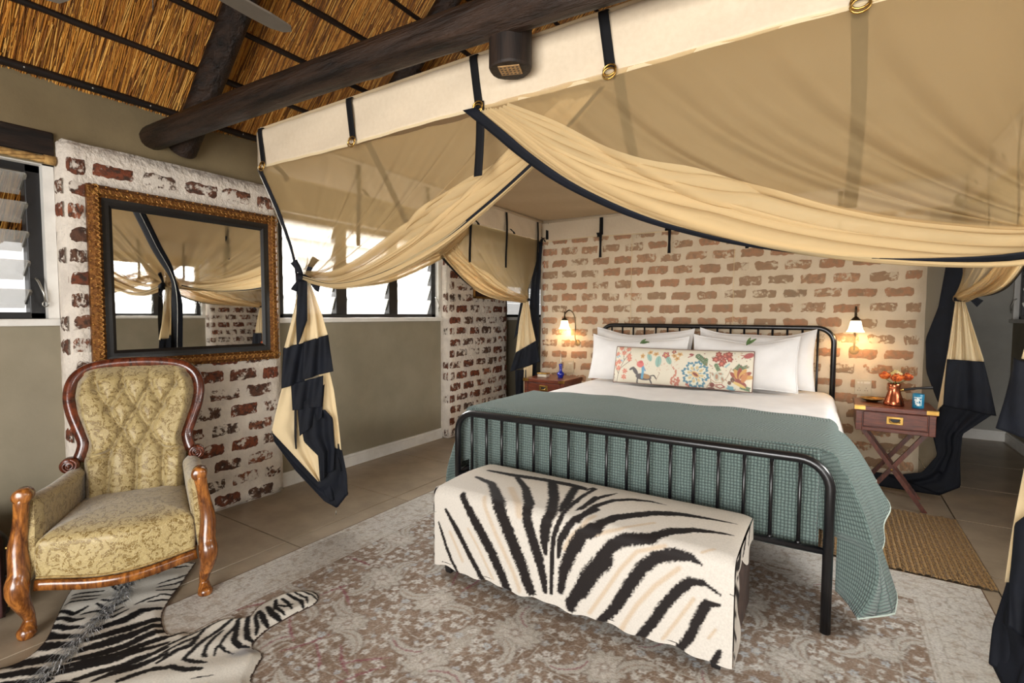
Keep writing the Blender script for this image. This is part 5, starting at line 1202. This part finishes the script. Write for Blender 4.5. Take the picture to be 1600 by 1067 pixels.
# ================================================================== WALL LAMPS, SOCKETS
def sconce(label, x, z, turn):
    y = HBY; root = thing('wall_lamp', label, 'lamp', (x, y, z), 0, 'wall lamps beside the bed'); R = Matrix.Rotation(turn, 3, 'Z')
    T = lambda p: R @ Vector(p)+Vector((x, y, z))
    arm = smooth_poly([T(p) for p in ((0, -.015, -.20), (0, -.035, -.14), (0, -.03, -.02), (0, -.05, .09), (0, -.10, .135), (0, -.145, .10), (0, -.15, .065))], 30)
    obj('wall_plate', MB().lathe([(0, 0), (.03, 0), (.034, .006), (.02, .014), (0, .016)], 20, T((0, -.003, -.20)), Matrix.Rotation(PI/2, 3, 'X')), 'brass', root)
    obj('arm', MB().tube(arm, [.0065]*31, 8), 'bulb_dark', root)
    c = T((0, -.15, 0)); cap = obj('cap', MB().lathe([(.0, .085), (.006, .084), (.009, .072), (.006, .064), (.012, .058), (.022, .048), (.032, .036), (.034, .03), (0, .028)], 20, c), 'bulb_dark', root)
    obj('finial', MB().lathe([(0, .125), (.006, .118), (.008, .108), (.004, .098), (.007, .09), (.004, .084)], 12, c), 'bulb_dark', cap)
    obj('glass_shade', MB().lathe([(.030, .034), (.036, .02), (.041, -.01), (.047, -.035), (.056, -.050), (.060, -.056), (.054, -.052), (.044, -.034), (.036, 0), (.028, .03)], 28, c), 'shade', root)
    l = bpy.data.lights.new('lamp_bulb', 'POINT'); l.energy = 2.8; l.color = (1, .66, .32); l.shadow_soft_size = .03
    lo = bpy.data.objects.new('lamp_bulb', l); COL.objects.link(lo); lo.location = Vector(c)-Vector((x, y, z))+Vector((0, 0, -.03)); lo.parent = root
MT['bulb_dark'] = M('dark_bronze', (70, 54, 34), (44, 34, 24), .35, .8, scale=30)
sconce('lit brass wall lamp with opal shade above the copper pot', .145, 1.235, 0)
sconce('lit brass wall lamp with opal shade above the blue bottle', -2.205, 1.215, -.75)
def socket(label, x, z, w, h, keys):
    root = thing('socket_plate', label, 'socket', (x, HBY, z), 0, 'wall sockets'); obj('plate', MB().bb((x-w/2, HBY-.014, z-h/2), (x+w/2, HBY-.001, z+h/2), .004), 'plate', root, smooth=False)
    for kx, kz, kw, kh in keys: obj('switch', MB().bb((x+kx-kw/2, HBY-.018, z+kz-kh/2), (x+kx+kw/2, HBY-.012, z+kz+kh/2), .002), 'plate_key', root, smooth=False)
    g = MB()
    for kx in (-.025, .02):
        for q in ((0, .012), (-.008, -.006), (.008, -.006)): g.tube([(x+kx+q[0], HBY-.016, z-.02+q[1]), (x+kx+q[0], HBY-.0125, z-.02+q[1])], .0032, 8)
    obj('pin_holes', g, 'black_wood', root)
socket('cream wall socket with switches above the brass dish', .212, .752, .105, .118, [(.024, .034, .04, .016), (-.03, .034, .014, .014), (-.01, .034, .014, .014)])
socket('cream wall socket behind the net above the blue bottle', -2.305, .765, .115, .13, [(.02, .035, .04, .016)])

# ================================================================== CANOPY
CX0, CX1, CY0, CY1, CZT, CZB = -2.58, .745, 1.55, 4.62, 2.275, 2.068
CXM = (CX0+CX1)/2
can = thing('bed_canopy', 'cream mosquito net canopy with navy trim tied back around the bed', 'canopy', (CXM, (CY0+CY1)/2, 0))
mx = lambda P: Vector((2*CXM-P[0], P[1], P[2]))
def valance(a, b, n, seed):
    a, b, n = Vector(a), Vector(b), Vector(n); L = (b-a).length; ph = seed*1.7
    def f(u, v):
        s = u*L; wr = .006*math.sin(s*4+ph)*math.sin(PI*v)+.004*math.sin(s*11+v*4+ph)*math.sin(PI*v)+.002*math.sin(s*31-v*7+ph)
        z = lerp(CZT, CZB+.004*math.sin(s*5+ph), v); inn = -.03*(1-min(1, v/.12))**2
        return a.lerp(b, u)+n*(wr+inn)+Vector((0, 0, z))
    va = obj('valance', MB().grid(90, 14, f), 'cream', can, solid=.003)
    def hm(u, v): p = Vector(f(u, 1)); return p+n*.004+Vector((0, 0, -.012*v+.004))
    obj('valance_hem', MB().grid(90, 1, hm), 'net_dense', va)
valance((CX0, CY0, 0), (CX1, CY0, 0), (0, -1, 0), 1); valance((CX0, CY0, 0), (CX0, CY1, 0), (-1, 0, 0), 2)
valance((CX0, CY1, 0), (CX1, CY1, 0), (0, 1, 0), 3); valance((CX1, CY0, 0), (CX1, CY1, 0), (1, 0, 0), 4)
def rf(u, v):
    x, y = lerp(CX0, CX1, u), lerp(CY0, CY1, v); e = min(u, 1-u, v, 1-v)
    return (x, y, CZT-.004-.045*math.sin(PI*u)*math.sin(PI*v)+.006*math.sin(x*6+y*2)*min(1, e*8)+.004*math.sin(y*13-x*3)*min(1, e*8))
obj('canopy_roof', MB().grid(60, 60, rf), 'canopy_roof', can, solid=.003)
fr_ = MB()
for a, b in (((CX0, CY0), (CX1, CY0)), ((CX1, CY0), (CX1, CY1)), ((CX1, CY1), (CX0, CY1)), ((CX0, CY1), (CX0, CY0))): fr_.tube([(lerp(a[0], CXM, .012), lerp(a[1], 3.1, .012), CZT-.02), (lerp(b[0], CXM, .012), lerp(b[1], 3.1, .012), CZT-.02)], .012, 8)
obj('canopy_rod', fr_, 'cream', can)
# straps with brass rings; the tail hangs on the inside
def strap(p, n, wid=.032, tail=.40, lean=0, ring=True, inn=-.07):
    p, n = Vector(p), Vector(n); e = Vector((-n.y, n.x, 0)); P = lambda s, z, d: p+e*s+n*d+Vector((0, 0, z))
    def f(u, v): z = lerp(CZT+.004, CZB+.012, v); d = .010-.04*(1-min(1, v/.1))**2; return P((u-.5)*wid+lean*v*.03, z, d)
    s = obj('strap', MB().grid(3, 14, f), 'black_strap', can, solid=.003)
    if ring:
        g = MB()
        for k, dz in enumerate((0, -.012)):
            g.tube([P(lean*.03+.021*math.cos(t), CZB+.004+dz+.017*math.sin(t), .016+.004*k) for t in np.linspace(0, 2*PI, 15)[:-1]], .0032, 6, True)
        obj('ring', g, 'brass', s)
    def tl(u, v): z = lerp(CZB+.02, CZB-tail, v); return P((u-.5)*wid*1.1+lean*.03+.01*math.sin(v*3+p.x*5), z, inn-(.85*tail*v if inn < -.05 else 0)-.012*math.sin(v*4+p.x*3)*(1 if inn < -.05 else .2))
    obj('strap_tail', MB().grid(3, 16, tl), 'black_strap', s, solid=.002)
for x, t in ((CX0+.03, .05), (-1.858, .46), (-1.163, .25), (-.648, .36), (.003, .42), (CX1-.05, .05)): strap((x, CY0, 0), (0, -1, 0), .034, t, 1, True, .012 if x == -1.163 else -.07)
for x in (CX0+.06, -1.92, -1.26, -.62, .02, CX1-.05): strap((x, CY1-.012, 0), (0, 1, 0), .030, .02, 0, False)
for x in (-1.92, -1.26, -.62, .02):
    def bs(u, v, x=x): return (x+(u-.5)*(.028 if v < .5 else lerp(.028, .012, (v-.5)*2 if v < .75 else (1-v)*2)), CY1-.02-.01*v, lerp(CZT-.01, CZB-.21, v))
    obj('strap', MB().grid(2, 16, bs), 'black_strap', can, solid=.002)
for yy in (2.2, 2.85, 3.37, 3.92, 4.50):
    for sg, X in ((-1, CX0), (1, CX1)):
        strap((X, yy, 0), (sg, 0, 0), .030, .03, 0)
        def bs(u, v, X=X, sg=sg, yy=yy): return (X-sg*(.014+.006*math.sin(v*5)), yy+(u-.5)*.03, lerp(CZT-.02, CZB-.33, v))
        obj('strap', MB().grid(2, 16, bs), 'black_strap', can, solid=.002)
# gathered net panels: every thread runs from the valance to the tie
def panel(T0, T1, K, E1, n, folds, amp, seed, bunch=1.5, hemw=.045, nu=110, nv=46, pw=1.7, kr=.035, mat='net'):
    T0, T1, K, n = Vector(T0), Vector(T1), Vector(K), Vector(n).normalized()
    E = smooth_poly([T1]+[Vector(e) for e in E1]+[K], 60)
    dev = [poly_at(E, v/nv)-T1.lerp(K, v/nv) for v in range(nv+1)]
    r = random.Random(seed); ph = [r.uniform(0, 6) for _ in range(4)]
    tdir = (T1-T0).normalized()
    def P(u, v):
        k = v*nv; i = min(int(k), nv-1); d = dev[i].lerp(dev[i+1], k-i)
        T = T0.lerp(T1, u); base = T.lerp(K, v)+d*(u**pw)
        env = math.sin(PI*min(1, v*.92+.04))**.8*(.25+.75*u)
        phs = 2*PI*folds*u**bunch
        off = amp*env*(math.sin(phs+ph[0]+v*1.2)+.45*math.sin(phs*2.3+ph[1]-v*2))
        zz = amp*.85*env*math.cos(phs+ph[2]+v)*u
        a = 2*PI*u*3; kk = v**5
        return base+n*off+Vector((0, 0, zz))+kk*(n*(kr*math.cos(a))+Vector((0, 0, 1))*(kr*math.sin(a)))
    o = obj('net_panel', MB().grid(nu, nv, P), mat, can)
    if hemw:
        def H(u, v):
            vv = .01+v*.985; p1 = P(1, vv); p0 = P(.94, vv); d = (p0-p1); d = d.normalized() if d.length > 1e-6 else Vector((0, 0, 1))
            return p1+d*(.012-hemw*u*(1-.7*vv**1.5))+n*.022
        obj('navy_edge', MB().grid(3, 50, H), 'navy', o, solid=.002)
    # cloth gathered in pleats along the lower edge
    for q, (u0, pl, am, nn) in enumerate(((.74, 7, .011, .006), (.86, 5, .009, .016))):
        def G(u, v, u0=u0, pl=pl, am=am, nn=nn):
            vv = .02+v*.97; uu = lerp(u0+(1-u0)*.75*(1-min(1, vv*2.2)), 1, u); p = P(uu, vv); ev = math.sin(PI*min(1, vv*.95+.05))**.6
            s_ = 2*PI*pl*u+ph[3]+1.5*math.sin(vv*3+q)
            return p+n*(nn+am*ev*math.sin(s_))+Vector((0, 0, am*1.3*ev*math.sin(s_*1.0+1.1)))
        obj('gather_fold', MB().grid(60, 50, G), 'net_fold', o)
    return P
KFL = Vector((-2.56, 1.80, 1.52)); KFR = mx(KFL)+Vector((-.17, .12, 0))
def epx(pts, y0, y1): return [PX(x, y, 1, lerp(y0, y1, (i+1)/(len(pts)+1))) for i, (x, y) in enumerate(pts)]
panel((CX0+.02, CY0, CZB), (-.65, CY0+.07, CZB), KFL, epx([(890, 205), (835, 262), (760, 330), (690, 385), (600, 432), (530, 446)], 1.63, 1.78), (0, -1, 0), 7, .022, 1, hemw=.02)
panel((CX1-.02, CY0, CZB), (-1.16, CY0-.012, CZB+.004), KFR, epx([(790, 213), (835, 252), (900, 297), (1000, 344), (1100, 374), (1200, 394), (1330, 408), (1500, 412), (1620, 400)], 1.535, 1.74), (0, -1, 0), 7, .022, 2, hemw=.062)
LE1 = [PX(x, y, 0, -2.575) for x, y in ((735, 360), (712, 387), (690, 403), (620, 434), (555, 444), (510, 440))]
panel((CX0, CY0+.02, CZB), (CX0, 3.35, CZB), KFL+Vector((-.01, .02, 0)), LE1, (-1, 0, 0), 6, .018, 3, hemw=.03)
panel((CX1, CY0+.02, CZB), (CX1, 3.35, CZB), KFR+Vector((.01, .02, 0)), [mx(p) for p in LE1], (1, 0, 0), 6, .018, 3, hemw=.03)
KBL = PX(822, 468, 0, -2.60); KBR = PX(1500, 466, 1, 4.46)
LE2 = [PX(x, y, 0, -2.585) for x, y in ((687, 388), (705, 415), (740, 450), (780, 466))]
panel((CX0, CY1-.02, CZB), (CX0, 2.85, CZB), KBL, LE2, (-1, 0, 0), 5, .016, 5, hemw=.05)
panel((CX1, CY1-.02, CZB), (CX1, 2.85, CZB), KBR, [mx(p) for p in LE2], (1, 0, 0), 5, .016, 6, hemw=.05)
# sheer back panel, pulled in to the wall at the lamps
LP = [(.145, 1.19), (-2.205, 1.17)]
def bkn(u, v):
    x = lerp(CX0+.02, CX1-.06, u); z = lerp(CZB, .012, v); y = 4.648+.006*math.sin(x*5)*v+.004*math.sin(x*14)*v
    for lx, lz in LP:
        dx, dz = x-lx, z-lz; r = math.hypot(dx, dz); a = math.atan2(dz, dx)
        y += .045*math.exp(-(r/.10)**2)+.012*math.sin(a*9)*math.exp(-r/.28)*min(1, r/.06)
    return (x, min(y, 4.708), z)
bp_ = obj('back_net', MB().grid(150, 100, bkn), 'net_back', can)
def bhm(u, v): x = lerp(CX0+.02, CX1-.06, u); return (x, 4.648-.014*v+.008*math.sin(x*8)*v, max(.018, .12-.11*v))
obj('navy_edge', MB().grid(80, 4, bhm), 'navy', bp_, solid=.002)
for x in (-1.62, -.72): obj('net_seam', MB().tube([(x+.004*math.sin(z*3), 4.64, z) for z in np.linspace(CZB, .8, 20)], .0025, 4), 'net_dense', bp_)
# ---- tied drapes: outlines measured in the photograph on an upright plane through the tie
def hdir(P): d = Vector((CPOS.x-P.x, CPOS.y-P.y, 0)); return d.normalized()
def sheet(name, L, Rr, P0, dep, folds, amp, mat, par, xf=None, ns=34, nt=30, ph=0):
    N = hdir(P0); L3 = [Vector((*q, 0)) for q in L]; R3 = [Vector((*q, 0)) for q in Rr]
    def f(u, v):
        q = poly_at(L3, v).lerp(poly_at(R3, v), u); w = PN(q.x, q.y, P0, N)
        p = w+N*(dep+amp*math.sin(2*PI*folds*u+ph)*(.35+.65*v)+amp*.4*math.sin(4*PI*folds*u+ph*2+v*3))
        return xf(p) if xf else p
    return obj(name, MB().grid(ns, nt, f), mat, par, solid=.002)
def drape_front(P0, xf):
    root = can
    a = sheet('tied_drape', [(470, 436), (456, 500), (444, 544)], [(482, 436), (504, 495), (512, 523)], P0, .03, 3, .022, 'net_dense', root, xf, ph=.5)
    S = lambda *k, **q: sheet('navy_edge', *k, 'navy', a, xf, **q)
    S([(443, 543), (440, 606)], [(480, 533), (476, 594)], P0, .035, 1, .016, ns=20)
    S([(474, 534), (472, 592)], [(512, 522), (520, 578)], P0, .055, 1.3, .016, ns=20)
    S([(455, 600), (457, 640)], [(505, 586), (504, 634)], P0, .02, 1.5, .014, ns=20)
    S([(465, 636), (468, 681)], [(507, 600), (503, 652)], P0, .008, 1, .014, ns=20)
    S([(466, 640), (475, 690), (497, 712), (500, 752)], [(508, 640), (520, 653), (523, 700), (521, 735)], P0, -.006, 1.2, .016)
    sheet('tied_drape', [(442, 600), (432, 640), (424, 675), (455, 708), (497, 753)], [(500, 596), (506, 640), (506, 680), (504, 715), (501, 752)], P0, -.022, 1.5, .014, 'net_dense', root, xf, ph=1)
    sheet('tied_drape', [(498, 582), (505, 640), (518, 660), (522, 700)], [(514, 576), (522, 610), (529, 660), (534, 705)], P0, -.030, 1, .008, 'net_dense', root, xf)
    S([(424, 675), (455, 708), (497, 753), (512, 735), (524, 698)], [(428, 692), (462, 738), (507, 786), (527, 797), (545, 774)], P0, -.034, 1, .006, ns=14, nt=40)
    S([(500, 700), (500, 752), (512, 788)], [(533, 695), (543, 745), (544, 776)], P0, -.04, 1.4, .012)
    # navy ribbon bow
    N = hdir(P0); e = Vector((-N.y, N.x, 0)); q = lambda x, y, d: (lambda p: xf(p) if xf else p)(PN(x, y, P0, N)+N*d)
    kn = obj('tie_knot', MB().tube([q(466, 430, .05), q(470, 436, .07), q(478, 436, .07), q(484, 428, .05)], [.014, .024, .024, .014], 10), 'navy', can)
    for ear in ([(472, 432), (466, 420), (459, 410)], [(480, 430), (486, 416), (493, 405)], [(470, 438), (463, 448), (460, 455)], [(484, 438), (494, 450), (499, 452)]):
        pts = [q(x, y, .06) for x, y in ear]; obj('bow_loop', MB().tube(smooth_poly(pts, 8), list(np.linspace(.010, .021, 9)), 8, flat=(1, .5)), 'navy', kn)
    sheet('tie_tail', [(466, 440), (463, 500), (464, 544)], [(480, 440), (480, 500), (470, 528)], P0, .085, .6, .006, 'navy', kn, xf, ns=8)
    # zipped navy corner sleeve from the valance to below the tie
    c = Vector((CX0+.0, CY0, CZB)); c = mx(c) if xf else c; k = xf(P0) if xf else P0; sg = 1 if xf is None else -1
    ctr = smooth_poly([c+Vector((-sg*.004, .012, 0)), c.lerp(k, .5)+Vector((-sg*.004, .01, 0)), k+Vector((-sg*.05, -.01, -.02)), k+Vector((-sg*.07, -.02, -.5)), k+Vector((-sg*.07, -.03, -1.0))], 40)
    tdir = Vector((-sg*.6, -.8, 0)); ew = Vector((sg*.75, -.66, 0))
    def sl(u, v): p = poly_at(ctr, v); w = .048*(1-.55*math.exp(-((v-.36)/.06)**2)); return p+Vector((-sg*.86, .51, 0))*((u-.5)*2*w)*.9+Vector((-sg, -.3, 0))*(.012*math.cos((u-.5)*PI))
    s = obj('corner_sleeve', MB().grid(8, 40, sl), 'navy', can, solid=.003)
    obj('zip', MB().tube([Vector(sl(.5, v/30))+Vector((-sg, -.3, 0))*.006 for v in range(31)], .002, 5), 'steel', s)
drape_front(KFL, None); drape_front(KFL, lambda P: mx(P)+Vector((-.17, .12, 0)))
g = MB().tube([PX(525, 797, 0, -2.52), PX(525, 804, 0, -2.52)], .003, 6); obj('zip_pull', g, 'steel', can)
# back corners
P0 = KBL
a = sheet('tied_drape', [(819, 466), (812, 500), (805, 556)], [(825, 466), (830, 500), (837, 532)], P0, .02, 2, .016, 'net_dense', can)
sheet('navy_edge', [(806, 550), (797, 580)], [(837, 532), (844, 564)], P0, .048, 2, .010, 'navy', a, ph=.6)
sheet('navy_edge', [(813, 474), (803, 530)], [(820, 474), (810, 520)], P0, .0, .5, .004, 'navy', a)
sheet('navy_edge', [(805, 578), (806, 640)], [(822, 578), (822, 640)], P0, -.01, 1, .01, 'navy', a)
sheet('tied_drape', [(818, 575), (818, 640)], [(832, 570), (830, 640)], P0, -.02, 1, .01, 'net_dense', can)
P1 = Vector((CX0+.05, CY1-.04, 1.5))
sheet('corner_sleeve', [(836, 377), (828, 468), (824, 540), (822, 640)], [(848, 377), (843, 450), (842, 540), (838, 575), (834, 640)], P1, .0, 1, .006, 'navy', can)
kn = obj('tie_knot', MB().tube([PN(816, 470, KBL, hdir(KBL))+hdir(KBL)*.03, PN(828, 468, KBL, hdir(KBL))+hdir(KBL)*.03], .014, 10), 'navy', can)
P0 = KBR
a = sheet('tied_drape', [(1493, 470), (1482, 545), (1466, 632), (1464, 640)], [(1507, 470), (1528, 535), (1537, 562), (1536, 566)], P0, .03, 3, .022, 'net_dense', can)
sheet('navy_edge', [(1480, 560), (1476, 600), (1474, 632)], [(1537, 564), (1548, 610), (1556, 648)], P0, .066, 1.6, .012, 'navy', a)
sheet('navy_edge', [(1470, 632), (1456, 680), (1464, 715), (1440, 742), (1385, 748)], [(1556, 648), (1504, 682), (1500, 722), (1501, 766), (1470, 778)], P0, -.09, 1.5, .012, 'navy', a)
P1 = Vector((CX1-.08, CY1-.05, 1.3))
sheet('corner_sleeve', [(1488, 330), (1478, 415), (1466, 480), (1446, 530), (1447, 580), (1462, 620), (1480, 660), (1462, 735)], [(1516, 330), (1510, 415), (1500, 480), (1488, 530), (1490, 580), (1496, 620), (1500, 660), (1500, 762)], P1, .0, .5, .01, 'navy', can, nt=50)
kn = obj('tie_knot', MB().tube([PN(1490, 468, KBR, hdir(KBR))+hdir(KBR)*.05, PN(1510, 468, KBR, hdir(KBR))+hdir(KBR)*.05], .013, 10), 'navy', can)
sheet('tie_tail', [(1506, 464), (1516, 470), (1526, 480)], [(1512, 460), (1524, 464), (1536, 470)], KBR, .07, .5, .004, 'navy', kn, ns=8)
